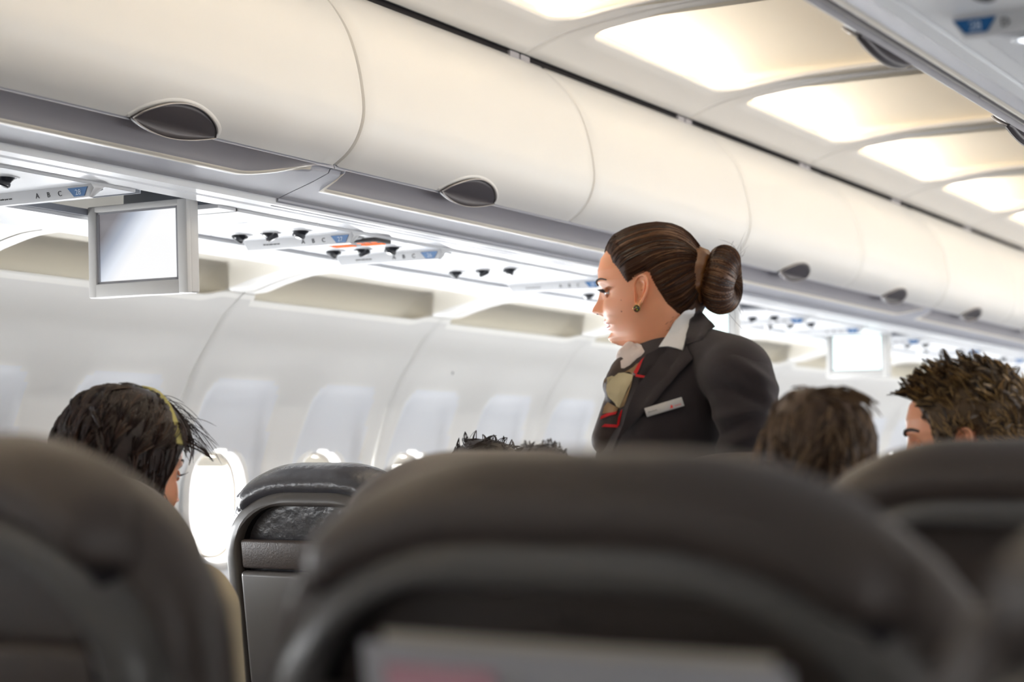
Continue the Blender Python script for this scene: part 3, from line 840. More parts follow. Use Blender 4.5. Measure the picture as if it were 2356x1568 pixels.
# leaflets in the pocket of the middle foreground seat
Yp = 0.925
def leaflet(name, label, y, x0, x1, z0, z1, m, dz=0.0, prints=()):
    bm = bmesh.new()
    rows = []
    for i in range(13):
        x = x0 + (x1 - x0) * i / 12
        wv = 0.004 * math.sin(i / 12 * PI * 1.3) 
        rows.append([(x, y - wv + (0.03 * (z1 - z) / 0.2), z + dz * i / 12) for z in np.linspace(z0, z1, 7)])
    bm = grid(rows)
    r_ = bmesh.ops.solidify(bm, geom=bm.faces[:], thickness=0.003)
    o = link(name, bm, m, None, label=label, cat='booklet', group='booklets in the foreground seat pocket')
    for (a, b_, c, d, mm) in prints:
        q = grid([[(a + (b_ - a) * i / 6, y - 0.0045 - 0.004 * math.sin(((a + (b_ - a) * i / 6) - x0) / (x1 - x0) * PI * 1.3) + 0.03 * (z1 - (c + (d - c) * j / 3)) / 0.2, c + (d - c) * j / 3 + dz * ((a + (b_ - a) * i / 6) - x0) / (x1 - x0)) for j in range(4)] for i in range(7)])
        link('printed_area', q, mm, o)
    return o
leaflet('booklet', 'large pale booklet with a pink heading, frontmost in the seat pocket', Yp - 0.030, 0.952, 1.228, 0.79, 0.990, MT['paper'], -0.002, [(0.972, 1.05, 0.955, 0.978, MT['pink']), (1.13, 1.20, 0.92, 0.964, MT['ochre'])])
leaflet('booklet', 'cream booklet showing only its top edge behind the pale one', Yp - 0.022, 0.962, 1.216, 0.79, 0.996, MT['cream'], -0.003)
# ------------------------------------------------------------------ people: materials and generic head
MT.update(
    skin=mat('skin', (0.80, 0.37, 0.215), 0.42, 0.4, sss=0.25, bump=0.10, bscale=500, var=0.06, vscale=30),
    skin2=mat('skin_pink', (0.64, 0.36, 0.27), 0.45, 0.4, sss=0.25, bump=0.1, bscale=500),
    lip=mat('lip', (0.55, 0.15, 0.14), 0.3, 0.5, sss=0.15),
    brow=mat('brow_hair', (0.045, 0.025, 0.018), 0.6),
    eye=mat('eye_white', (0.75, 0.73, 0.72), 0.1, 0.6), iris=mat('iris', (0.05, 0.03, 0.02), 0.1, 0.6),
    lash=mat('lash', (0.008, 0.006, 0.008), 0.5),
    hair1=mat('hair_chestnut', (0.050, 0.020, 0.009), 0.6, 0.18, var=0.4, vscale=60),
    hair1b=mat('hair_chestnut_light', (0.14, 0.060, 0.022), 0.33, 0.5),
    hair1c=mat('hair_chestnut_dark', (0.020, 0.009, 0.007), 0.38, 0.5),
    satin=mat('brown_satin', (0.17, 0.066, 0.016), 0.32, 0.5, bump=0.9, bscale=45, var=0.35, vscale=25),
    suit=mat('suit_cloth', (0.042, 0.034, 0.036), 0.85, 0.2, bump=0.5, bscale=900, sheen=0.15),
    shirt=mat('white_shirt', (0.80, 0.79, 0.80), 0.7, 0.3, bump=0.2, bscale=60),
    blouse=mat('pale_collar', (0.66, 0.58, 0.56), 0.7, 0.3, bump=0.4, bscale=50),
    silkc=mat('silk_cream', (0.68, 0.58, 0.36), 0.35, 0.4, bump=0.5, bscale=35),
    silkt=mat('silk_tan', (0.34, 0.22, 0.11), 0.38, 0.4), silkd=mat('silk_dark', (0.040, 0.024, 0.020), 0.65, 0.4),
    silkr=mat('silk_red', (0.62, 0.01, 0.015), 0.38, 0.4),
    badge=mat('badge_silver', (0.50, 0.49, 0.49), 0.35, 0.5, 0.3), red=mat('logo_red', (0.75, 0.04, 0.03), 0.4),
    gold=mat('gold', (0.65, 0.42, 0.16), 0.25, 0.5, 1.0), gem=mat('gem', (0.02, 0.03, 0.015), 0.1, 0.8, coat=1.0),
    gemr=mat('gem_red', (0.5, 0.03, 0.02), 0.1, 0.8), gemg=mat('gem_yellow', (0.45, 0.45, 0.04), 0.1, 0.8),
    hair2=mat('hair_dark', (0.020, 0.010, 0.009), 0.42, 0.4, var=0.5, vscale=30), hair2b=mat('hair_dark_sheen', (0.060, 0.030, 0.020), 0.4, 0.4),
    hair3=mat('hair_brown', (0.085, 0.048, 0.020), 0.48, 0.4, var=0.4, vscale=40), hair3b=mat('hair_brown_light', (0.34, 0.20, 0.07), 0.45, 0.4), hair3c=mat('hair_brown_dark', (0.020, 0.011, 0.007), 0.5, 0.4),
    hair4=mat('hair_soft_brown', (0.085, 0.048, 0.028), 0.5, 0.4, var=0.35, vscale=25), hair4b=mat('hair_soft_light', (0.20, 0.12, 0.06), 0.5, 0.4),
    band=mat('yellow_band', (0.42, 0.38, 0.12), 0.5), beige=mat('beige_cloth', (0.42, 0.36, 0.26), 0.9, 0.2, bump=0.6, bscale=300),
    greycl=mat('grey_cloth', (0.12, 0.13, 0.12), 0.9, 0.2, bump=0.5, bscale=300), navy=mat('navy_cloth', (0.03, 0.035, 0.05), 0.9, 0.2), shoe=mat('shoe_black', (0.01, 0.01, 0.01), 0.3, 0.5),
)
HZ = [-0.30, -0.20, -0.16, -0.13, -0.112, -0.100, -0.094, -0.088, -0.080, -0.070, -0.060, -0.050, -0.040, -0.025, -0.010, 0.005, 0.022, 0.043, 0.065, 0.085, 0.100, 0.110, 0.1155, 0.118]
HF = [-0.010, -0.008, -0.006, -0.002, 0.006, 0.030, 0.058, 0.070, 0.0755, 0.0760, 0.0785, 0.0825, 0.0845, 0.0850, 0.0850, 0.0900, 0.0970, 0.0985, 0.0930, 0.079, 0.059, 0.037, 0.014, -0.008]
HB = [-0.125, -0.115, -0.108, -0.100, -0.097, -0.095, -0.094, -0.093, -0.092, -0.090, -0.089, -0.088, -0.088, -0.089, -0.091, -0.093, -0.094, -0.093, -0.088, -0.077, -0.063, -0.047, -0.030, -0.012]
HW = [0.062, 0.054, 0.053, 0.053, 0.053, 0.054, 0.055, 0.056, 0.058, 0.0605, 0.063, 0.065, 0.067, 0.069, 0.0705, 0.0715, 0.0725, 0.0725, 0.069, 0.060, 0.048, 0.034, 0.018, 0.0015]
def hv(z, T): return float(np.interp(z, HZ, T))
def gss(x, s): return math.exp(-(x / s) ** 2)
def head_pt(z, th, off=0.0, feat=True):
    ff, fb, w = hv(z, HF), hv(z, HB), hv(z, HW)
    # jaw: below the mouth the slice is a jaw horseshoe in front and the neck behind
    c = -0.012 + (0.012 if z > 0 else 0) * 0
    c = -0.02 if z > -0.09 else -0.02 + (-0.035) * min(1, (-0.09 - z) / 0.03)
    a = (ff - c) if math.cos(th) > 0 else (c - fb)
    ct, st = math.cos(th), math.sin(th)
    n = 2.15
    x = c + a * math.copysign(abs(ct) ** (2 / n), ct); y = w * math.copysign(abs(st) ** (2 / n), st)
    if feat and ct > 0:
        k = ct ** 0.5
        ax = 0
        # narrow the chin
        if z < -0.03: y *= 1 - 0.30 * sstep(-0.03, -0.085, z) * sstep(0.2, 0.95, ct) 
        if -0.050 < z < 0.024:
            amp = float(np.interp(z, [-0.050, -0.041, -0.0365, -0.031, -0.024, -0.012, 0.004, 0.016, 0.024], [0, 0.001, 0.014, 0.0275, 0.0255, 0.0175, 0.0080, 0.002, 0]))
            sg = float(np.interp(z, [-0.04, -0.034, -0.028, -0.010, 0.01], [0.013, 0.0125, 0.0095, 0.0075, 0.009]))
            ax += amp * gss(y, sg)
            ax += 0.006 * gss(abs(y) - 0.013, 0.006) * gss(z + 0.0345, 0.007)
        ax -= 0.0125 * gss(abs(y) - 0.031, 0.013) * gss(z - 0.003, 0.0095)
        ax += 0.0035 * gss(abs(y) - 0.030, 0.018) * gss(z - 0.021, 0.006)
        ax += 0.0055 * gss(abs(y) - 0.036, 0.018) * gss(z + 0.027, 0.018)
        ax += 0.0065 * gss(y, 0.019) * gss(z + 0.0505, 0.0042) + 0.0060 * gss(y, 0.017) * gss(z + 0.0625, 0.0045)
        ax -= 0.0055 * gss(y, 0.023) * gss(z + 0.0565, 0.0020)
        ax -= 0.0035 * gss(y, 0.016) * gss(z + 0.0705, 0.0045)
        ax += 0.0060 * gss(y, 0.018) * gss(z + 0.083, 0.009)
        x += ax * k
    if off:
        L = math.hypot(x - c, y * 1.0) or 1e-6
        vz = max(0, z) / 0.118
        x += off * (x - c) / L; y += off * y / L
        z += off * vz ** 3
    return Vector((x, y, z))
def head_grid(z0, z1, nz, nt, off=None, feat=True):
    rows = []
    zs = list(np.linspace(z0, z1, nz))
    for z in zs:
        rows.append([head_pt(z, 2 * PI * k / nt, off(z, 2 * PI * k / nt) if off else 0.0, feat) for k in range(nt)])
    return rows
def inside(poly, x, y):
    c = False; j = len(poly) - 1
    for i in range(len(poly)):
        (xi, yi), (xj, yj) = poly[i], poly[j]
        if (yi > y) != (yj > y) and x < (xj - xi) * (y - yi) / (yj - yi) + xi: c = not c
        j = i
    return c
def pdist(poly, x, y):
    d = 9
    for i in range(len(poly)):
        a, b = poly[i], poly[(i + 1) % len(poly)]
        t = ((x - a[0]) * (b[0] - a[0]) + (y - a[1]) * (b[1] - a[1])) / ((b[0] - a[0]) ** 2 + (b[1] - a[1]) ** 2 + 1e-12)
        t = max(0, min(1, t)); d = min(d, math.hypot(x - a[0] - t * (b[0] - a[0]), y - a[1] - t * (b[1] - a[1])))
    return d
def ear_bm():
    """left ear, attached at (0, +w, 0); x forward, y outward"""
    prof = []
    rows = []
    ou = [(0.004, 0.020), (-0.003, 0.027), (-0.013, 0.029), (-0.021, 0.023), (-0.023, 0.010), (-0.020, -0.003), (-0.014, -0.015), (-0.007, -0.025), (0.001, -0.030), (0.006, -0.024), (0.006, -0.012), (0.007, 0.002), (0.007, 0.012)]
    ou = smoothpts(ou + [ou[0]], 49)[:-1]
    cx, cz = -0.006, 0.0
    def lay(f, y, fx=0.0):
        return [(cx + (x - cx) * f, y + (-(x - cx)) * 0.45 + fx, cz + (z - cz) * f) for x, z in ou]
    R = [lay(0.80, -0.012), lay(0.90, -0.004), lay(0.99, 0.003), lay(1.0, 0.0065), lay(0.95, 0.0085), lay(0.87, 0.0080), lay(0.80, 0.0045), lay(0.68, 0.0035), lay(0.58, 0.0050), lay(0.48, 0.003), lay(0.38, -0.003), lay(0.2, -0.005), lay(0.02, -0.005)]
    bm = grid(R, closed_v=True, capu=True)
    bmesh.ops.recalc_face_normals(bm, faces=bm.faces[:]); return bm
def hairmask_default():
    return [(0.092, 0.073), (0.080, 0.050), (0.066, 0.030), (0.050, 0.012), (0.036, 0.004), (0.026, 0.006), (0.016, 0.024), (0.004, 0.031), (-0.012, 0.030), (-0.022, 0.018), (-0.026, -0.006), (-0.040, -0.026), (-0.060, -0.046), (-0.080, -0.052), (-0.14, -0.05), (-0.16, 0.2), (0.2, 0.2), (0.12, 0.10)]
def make_head(root, loc, heading, sc=1.0, skin='skin', mask=None, hairoff=0.010, hairm='hair1', tilt=(0, 0), ears=True, edge=0.014, hairname='hair', earring=False, bottom=-0.19, female=True, res=(90, 150), epow=0.6):
    """head group: body part 'head' (skin) plus hair cap; returns transform matrix and hair BVH data"""
    Mx = Matrix.Translation(loc) @ Matrix.Rotation(heading, 4, 'Z') @ Matrix.Rotation(tilt[0], 4, 'Y') @ Matrix.Rotation(tilt[1], 4, 'X') @ Matrix.Scale(sc, 4)
    bm = grid(head_grid(bottom, 0.118, 180, 150), closed_v=True, capu=True)
    bmesh.ops.recalc_face_normals(bm, faces=bm.faces[:])
    for f in bm.faces:
        c = f.calc_center_median()
        if c.x > 0.06 and abs(c.y) < 0.026 - 1.2 * abs(c.z + 0.0565) and -0.0685 < c.z < -0.0455: f.material_index = 1
    xform(bm, Mx)
    h = link('head', bm, [MT[skin], MT['lip']], root)
    for s in (1, -1):
        if ears:
            e = ear_bm(); w = hv(0, HW)
            xform(e, Matrix.Translation((0.004, s * (w - 0.001), 0.0)) @ Matrix.Diagonal((1, s, 1, 1)))
            bmesh.ops.recalc_face_normals(e, faces=e.faces[:])
            xform(e, Mx); link('ear', e, MT[skin], root)
        # eyes
        eb = bmesh.new(); bmesh.ops.create_uvsphere(eb, u_segments=20, v_segments=12, radius=0.0118)
        ex = hv(0.003, HF) - 0.0225
        xform(eb, Mx @ Matrix.Translation((ex, s * 0.0315, 0.002))); eo = link('eye', eb, MT['eye'], root)
        ib = bmesh.new(); bmesh.ops.create_uvsphere(ib, u_segments=16, v_segments=10, radius=0.0062)
        xform(ib, Mx @ Matrix.Translation((ex + 0.0078, s * 0.0315, 0.0005)) @ Matrix.Diagonal((0.75, 1, 1, 1))); link('iris', ib, MT['iris'], eo)
        # lids as two curved shells
        for up in (1, -1):
            lid = []
            for i in range(13):
                a = -1.55 + 3.1 * i / 12
                row = []
                for j in range(6):
                    b = math.radians((-3 if up > 0 else -20) + up * 66 * j / 5)
                    r = 0.0128
                    row.append(Vector((ex + r * math.cos(b) * math.cos(a), s * 0.0315 + r * math.cos(b) * math.sin(a) * 1.12, 0.002 + r * math.sin(b))))
                lid.append(row)
            lb = grid(lid); bmesh.ops.solidify(lb, geom=lb.faces[:], thickness=-0.0012); bmesh.ops.recalc_face_normals(lb, faces=lb.faces[:])
            xform(lb, Mx); link('eyelid', lb, MT[skin], eo)
        # lashes
        if female:
            P = []
            for i in range(17):
                a = -0.9 + 2.2 * i / 16; r = 0.0134; b = math.radians(-2)
                p0 = Vector((ex + r * math.cos(b) * math.cos(a), s * 0.0315 + r * math.cos(b) * math.sin(a) * 1.12, 0.002 + r * math.sin(b)))
                d = Vector((math.cos(a), math.sin(a) * 1.3, 0.25)).normalized()
                P.append([p0 - Vector((0, 0, 0.0006)), p0 + d * 0.004 + Vector((0, 0, -0.0006)), p0 + d * 0.0120 + Vector((0, 0, 0.0022))])
            lb = grid(P); bmesh.ops.solidify(lb, geom=lb.faces[:], thickness=0.0016); xform(lb, Mx); link('eyelashes', lb, MT['lash'], eo)
        # brow
        path = []
        for i in range(13):
            t = i / 12; yy = s * (0.014 + 0.037 * t); zz = 0.0185 + 0.008 * math.sin(t * PI * 0.8)
            best = min((head_pt(zz, s * q * PI / 180) for q in range(0, 90)), key=lambda p: abs(p.y - yy))
            path.append(best + Vector((0.001, 0, 0)))
        bb = tube(path, lambda t: 0.0028 * (1 - 0.6 * t) if female else 0.0040 * (1 - 0.5 * t), 6); xform(bb, Mx); link('eyebrow', bb, MT['brow'], root)
    # hair cap
    mask = mask or hairmask_default()
    NZ, nt = res
    rows = head_grid(-0.10, 0.118, NZ, nt, feat=False)
    off = []
    for r_ in rows:
        off.append([(hairoff * min(1.0, pdist(mask, p.x, p.z) / edge) ** epow if inside(mask, p.x, p.z) else None) for p in r_])
    zs = list(np.linspace(-0.10, 0.118, NZ)); bm = bmesh.new(); V = {}
    for i, z in enumerate(zs):
        for k in range(nt):
            o = off[i][k]
            if o is not None: V[i, k] = bm.verts.new(head_pt(z, 2 * PI * k / nt, max(o, 0.0008), False))
    for i in range(len(zs) - 1):
        for k in range(nt):
            q = [(i, k), (i, (k + 1) % nt), (i + 1, (k + 1) % nt), (i + 1, k)]
            if all(a in V for a in q): bm.faces.new([V[a] for a in q])
    top = [V[len(zs) - 1, k] for k in range(nt) if (len(zs) - 1, k) in V]
    if len(top) > 3: bm.faces.new(top)
    bmesh.ops.recalc_face_normals(bm, faces=bm.faces[:])
    bvh = BVHTree.FromBMesh(bm)
    xform(bm, Mx)
    hair = link(hairname, bm, MT[hairm], root)
    return Mx, bvh, h, hair, mask
def strands(n, path_fn, r=0.0008, mats=('hair1', 'hair1b', 'hair1c'), Mx=Matrix.Identity(4), parent=None, name='hair_strands', wts=(0.5, 0.25, 0.25)):
    bm = bmesh.new(); made = 0
    for i in range(n):
        P = path_fn(i)
        if not P or len(P) < 3: continue
        mi = int(rng.choice(len(mats), p=wts)); rr = r * (0.6 + 0.8 * rng.random())
        prev = None; N = len(P)
        for k, p in enumerate(P):
            a = P[max(k - 1, 0)]; b = P[min(k + 1, N - 1)]; t = (Vector(b) - Vector(a)).normalized()
            x = t.cross(Vector((0.3, 0.5, 0.8))).normalized(); y = t.cross(x)
            q = rr * (1 if 0 < k < N - 1 else 0.3)
            ring = [bm.verts.new(Vector(p) + x * q * math.cos(c) + y * q * math.sin(c)) for c in (0, 2.094, 4.189)]
            if prev:
                for c in range(3):
                    f = bm.faces.new((prev[c], prev[(c + 1) % 3], ring[(c + 1) % 3], ring[c])); f.material_index = mi
            prev = ring
    xform(bm, Mx)
    return link(name, bm, [MT[m_] for m_ in mats], parent, kind='stuff')
def remesh(name, bms, m, parent=None, voxel=0.007, smooth=6, post=None, **kw):
    src = bmj(*bms)
    me = bpy.data.meshes.new('t'); src.to_mesh(me); src.free()
    o = bpy.data.objects.new('t', me); COL.objects.link(o)
    md = o.modifiers.new('r', 'REMESH'); md.mode = 'VOXEL'; md.voxel_size = voxel
    s2 = o.modifiers.new('s', 'SMOOTH'); s2.factor = 0.5; s2.iterations = smooth
    dg = bpy.context.evaluated_depsgraph_get(); dg.update()
    nm = bpy.data.meshes.new_from_object(o.evaluated_get(dg))
    bpy.data.objects.remove(o)
    if post:
        nm.update()
        ns = [v.normal.copy() for v in nm.vertices]
        for v, nn in zip(nm.vertices, ns): v.co = v.co + nn * post(v.co)
    nm.materials.clear()
    ob = link(name, nm, m, parent, **kw)
    nm.shade_smooth()
    return ob
def ell(c, r, rot=None):
    bm = bmesh.new(); bmesh.ops.create_uvsphere(bm, u_segments=28, v_segments=18, radius=1)
    mt = Matrix.Translation(c)
    if rot is not None: mt = mt @ rot
    return xform(bm, mt @ Matrix.Diagonal((r[0], r[1], r[2], 1)))
def capsule(a, b, ra, rb, n=20):
    a, b = Vector(a), Vector(b); t = (b - a).normalized(); x = t.orthogonal().normalized(); y = t.cross(x)
    rows = []
    for k in range(7):
        q = PI / 2 * (k / 6); rows.append((a - t * ra * math.cos(q), ra * max(math.sin(q), 0.02)))
    for k in range(7):
        q = PI / 2 * (k / 6); rows.append((b + t * rb * math.sin(q), rb * max(math.cos(q), 0.02)))
    bm = grid([[c + (x * math.cos(2 * PI * k / n) + y * math.sin(2 * PI * k / n)) * r for k in range(n)] for c, r in rows], closed_v=True, capu=True)
    bmesh.ops.recalc_face_normals(bm, faces=bm.faces[:]); return bm
def hand(parent, wrist, direction, up, sc, m, curl=0.5, side=1):
    """palm, four fingers and a thumb; direction = along the fingers, up = back of the hand"""
    d = Vector(direction).normalized(); u = Vector(up); u = (u - d * u.dot(d)).normalized(); r = d.cross(u) * side
    w = Vector(wrist)
    P = lambda a, b, c: w + (d * a + r * b + u * c) * sc
    parts = [capsule(P(0, 0, 0), P(0.03, 0, 0), 0.024 * sc, 0.026 * sc), ell(P(0.055, 0, 0), (0.04 * sc, 0.04 * sc, 0.03 * sc))]
    parts = [capsule(P(-0.03, 0, 0), P(0.02, 0, 0), 0.024 * sc, 0.026 * sc)]
    for b in (-0.028, -0.010, 0.009, 0.026): parts.append(capsule(P(0.01, b * 0.6, 0), P(0.085, b, 0), 0.016 * sc, 0.0115 * sc))
    for b, L in ((-0.030, 0.060), (-0.010, 0.075), (0.010, 0.070), (0.029, 0.055)):
        p = P(0.085, b, 0); a = 0.0
        for seg, k in ((0.45, 0.5), (0.32, 1.0), (0.25, 0.8)):
            a += curl * k
            q = p + (d * math.cos(a) - u * math.sin(a)) * L * seg * sc
            parts.append(capsule(p, q, 0.0090 * sc, 0.0082 * sc, 10)); p = q
    p = P(0.025, -0.030, -0.006)
    for v_, L in ((Vector((0.6, -0.75, -0.25)), 0.035), (Vector((0.85, -0.45, -0.3)), 0.028)):
        q = p + (d * v_.x + r * v_.y + u * v_.z).normalized() * L * sc; parts.append(capsule(p, q, 0.0115 * sc, 0.0095 * sc, 10)); p = q
    return remesh('hand', parts, m, parent, voxel=0.0032, smooth=3)
from mathutils.geometry import delaunay_2d_cdt
def patch(name, poly, bvh, m, parent, off=0.004, thick=0.002, step=7.0, smooth=3, curve=True, **kw):
    """cloth piece cut to an outline and laid on the body underneath it"""
    P = []
    for i, p in enumerate(poly):
        q = poly[(i + 1) % len(poly)]; L = math.dist(p, q); n = max(1, int(L / step))
        for j in range(n): P.append((p[0] + (q[0] - p[0]) * j / n, p[1] + (q[1] - p[1]) * j / n))
    nb = len(P); ed = [(i, (i + 1) % nb) for i in range(nb)]
    x0, x1 = min(p[0] for p in P), max(p[0] for p in P); y0, y1 = min(p[1] for p in P), max(p[1] for p in P)
    y = y0 + step / 2
    while y < y1:
        x = x0 + step / 2
        while x < x1:
            if inside(P, x, y) and pdist(P, x, y) > step * 0.45: P.append((x, y))
            x += step
        y += step
    vs, es, fs, *_ = delaunay_2d_cdt([Vector(p) for p in P], ed, [list(range(nb))], 1, 1e-4)
    D = []
    for v in vs:
        r_ = Vector(ray(v.x, v.y)); h = bvh.ray_cast(Vector(CAM), r_.normalized())
        D.append(None if h[0] is None else float((np.array(h[0]) - CAM) @ FW))
    nbr = [set() for _ in vs]
    for f in fs:
        for i in range(len(f)): nbr[f[i]].add(f[(i + 1) % len(f)]); nbr[f[(i + 1) % len(f)]].add(f[i])
    ok = [d for d in D if d is not None]
    if not ok: return None
    for _ in range(40):
        if None not in D: break
        D2 = D[:]
        for i, d in enumerate(D):
            if d is None:
                q = [D[j] for j in nbr[i] if D[j] is not None]
                if q: D2[i] = sum(q) / len(q)
        D = D2
    D = [d if d is not None else sum(ok) / len(ok) for d in D]
    for _ in range(smooth):
        D = [0.5 * d + 0.5 * sum(D[j] for j in nbr[i]) / len(nbr[i]) if nbr[i] else d for i, d in enumerate(D)]
    bm = bmesh.new(); V = [bm.verts.new(atD(v.x, v.y, d - off)) for v, d in zip(vs, D)]
    for f in fs:
        try: bm.faces.new([V[i] for i in f])
        except ValueError: pass
    bmesh.ops.recalc_face_normals(bm, faces=bm.faces[:])
    bm.normal_update()
    bm.faces.ensure_lookup_table()
    away = sum(f.normal.dot(Vector(FW)) * f.calc_area() for f in bm.faces)
    if away > 0: bmesh.ops.reverse_faces(bm, faces=bm.faces[:])
    bmesh.ops.solidify(bm, geom=bm.faces[:], thickness=thick)
    return link(name, bm, m, parent, **kw)
def bvh_of(*obs):
    bm = bmesh.new()
    for o in obs: bm.from_mesh(o.data)
    t = BVHTree.FromBMesh(bm); bm.free(); return t
# ------------------------------------------------------------------ the flight attendant
HEAD_D = 3.20
PX = HEAD_D / FPX                                   # metres per pixel at her distance
def U(u, v, d=0.0): return atD(u, v, HEAD_D + d)
def fold(s1, s2, amp):
    def f(p):
        return amp * (math.sin(p.z * s1 + p.x * s2 + 1.5 * math.sin(p.y * 23)) * 0.6 + 0.4 * math.sin(p.z * s1 * 0.53 - p.y * s2 * 1.7 + 2.0))
    return f
att = thing('person', 'flight attendant in a dark suit with a smooth hair bun, standing in the aisle', 'person', (0.12, 2.93, 0))
# head: looks towards the left-hand seats, turned slightly away
ear = U(1474, 668, 0.0)
away = math.radians(20)
# image-left direction in the floor plane, then turned away from the viewer
hd = math.atan2(-RT[1], -RT[0]) - away
side = Vector((math.sin(hd), -math.cos(hd), 0))     # her right
center = Vector(ear) + Vector((-math.sin(hd), math.cos(hd), 0)) * (-0.066)
MASKA = [(0.0905, 0.0765), (0.074, 0.0775), (0.062, 0.0665), (0.055, 0.0530), (0.043, 0.0415), (0.031, 0.022), (0.023, 0.0135), (0.012, 0.020), (0.006, 0.030), (-0.006, 0.034), (-0.018, 0.030), (-0.026, 0.012), (-0.038, -0.010), (-0.048, -0.026), (-0.060, -0.038), (-0.072, -0.048), (-0.14, -0.05), (-0.16, 0.2), (0.2, 0.2), (0.12, 0.09)]
Mx, hb, head, hair, mk = make_head(att, center, hd, 1.0, 'skin', MASKA, 0.011, 'hair1', edge=0.026, bottom=-0.145, res=(150, 240), epow=0.85, hairname='combed_hair')
T = Vector((-0.095, 0, 0.042)); HC = Vector((-0.005, 0, 0.02))
def comb(i):
    for _ in range(30):
        z = rng.uniform(-0.045, 0.117); th = rng.uniform(0, 2 * PI)
        p = head_pt(z, th, 0, False)
        if inside(mk, p.x, p.z) and (p.x > -0.07) and (i % 5 > 1 or pdist(mk, p.x, p.z) < 0.006): break
    else: return None
    a = (p - HC); b = (T - HC); out = []
    n = 16
    ref = p
    for k in range(n):
        t = k / (n - 1)
        q = a.normalized().slerp(b.normalized(), t * 0.97) if a.normalized().dot(b.normalized()) > -0.98 else a
        q = (q + Vector((0, 0, 0.10 * math.sin(PI * t) * (1 if p.z > 0.0 else 0.2)))).normalized()
        h = hb.ray_cast(HC + q * 0.30, -q)
        if h[0] is None: 
            if k < 3: continue
            break
        out.append(h[0] + q * (0.0002 + 0.0010 * math.sin(i * 1.7)))
    return out
strands(1500, comb, 0.00080, Mx=Mx, parent=hair, wts=(0.46, 0.22, 0.32))
# baby hairs at the nape
def wisps(i):
    p = head_pt(rng.uniform(-0.062, -0.04), PI + rng.uniform(-1.2, 1.2), 0.002, False); out = []
    d = Vector((rng.uniform(0.1, 0.9), rng.uniform(-0.2, 0.2), rng.uniform(-1, -0.4))).normalized()
    for k in range(6): out.append(p + d * 0.006 * k + Vector((0.0, 0, 0.0008 * k * k * rng.random())))
    return out
strands(14, wisps, 0.00028, ('hair1c', 'hair1'), Mx, hair, 'nape_wisps', (0.5, 0.5))
# satin hair tie and bun (axis points back and slightly down)
ax = Matrix.Translation((-0.079, 0, 0.026)) @ Matrix.Rotation(math.radians(-90 - 6), 4, 'Y')
rows = []
for i, (r, z) in enumerate(((0.036, -0.022), (0.053, -0.014), (0.0585, -0.004), (0.0575, 0.010), (0.053, 0.022), (0.044, 0.030), (0.034, 0.030))):
    rows.append([((r + 0.0022 * math.sin(k * 2 * PI / 72 * 9 + i * 0.9) + 0.0012 * math.sin(k * 2 * PI / 72 * 17)) * math.cos(2 * PI * k / 72) , (r + 0.0022 * math.sin(k * 2 * PI / 72 * 9 + i * 0.9)) * math.sin(2 * PI * k / 72) * 0.80, z) for k in range(72)])
sb = grid(rows, closed_v=True, capu=True); bmesh.ops.recalc_face_normals(sb, faces=sb.faces[:]); xform(sb, Mx @ ax)
link('hair_tie', sb, MT['satin'], att, label='brown satin hair tie')
BUNP = [(0.030, 0.020), (0.045, 0.022), (0.056, 0.032), (0.0615, 0.047), (0.0615, 0.060), (0.057, 0.075), (0.046, 0.087), (0.032, 0.0915), (0.018, 0.088), (0.008, 0.080), (0.001, 0.076)]
BUNP = smoothpts([(r, 0.028 + (z - 0.020) * 0.80) for r, z in BUNP], 26)
def bunpt(t, phi, lift=0.0):
    r, z = lerp_prof(BUNP, t); lobes = 1 + 0.02 * math.sin(3 * phi + 1)
    return Vector(((r * lobes + lift) * math.cos(phi), (r * lobes + lift) * math.sin(phi) * 0.86, z + 0.003 * math.sin(2 * phi) + (lift if t > 0.5 else 0)))
bb = grid([[bunpt(i / 25, 2 * PI * k / 64) for k in range(64)] for i in range(26)], closed_v=True, capu=True); bmesh.ops.recalc_face_normals(bb, faces=bb.faces[:]); xform(bb, Mx @ ax)
bun = link('hair_bun', bb, MT['hair1'], att, label='large smooth rolled bun')
def bunstr(i):
    ph = rng.uniform(0, 2 * PI); a = rng.uniform(0.0, 0.25); b = rng.uniform(0.75, 1.0); tw = rng.uniform(0.2, 0.45)
    return [bunpt(a + (b - a) * k / 15, ph + tw * (k / 15) ** 1.5, 0.0006) for k in range(16)]
strands(700, bunstr, 0.0008, Mx=Mx @ ax, parent=bun, wts=(0.46, 0.24, 0.30))
def fly(i):
    ph = rng.uniform(0, 2 * PI); p = bunpt(rng.uniform(0.3, 0.8), ph, 0.0); d = Vector((math.cos(ph), math.sin(ph), rng.uniform(-0.3, 1))).normalized(); c = Vector(rng.normal(size=3)) * 0.3
    return [p + d * 0.006 * k + c * 0.0012 * k * k for k in range(6)]
strands(26, fly, 0.00022, ('hair1', 'hair1b'), Mx @ ax, bun, 'stray_hair', (0.5, 0.5))
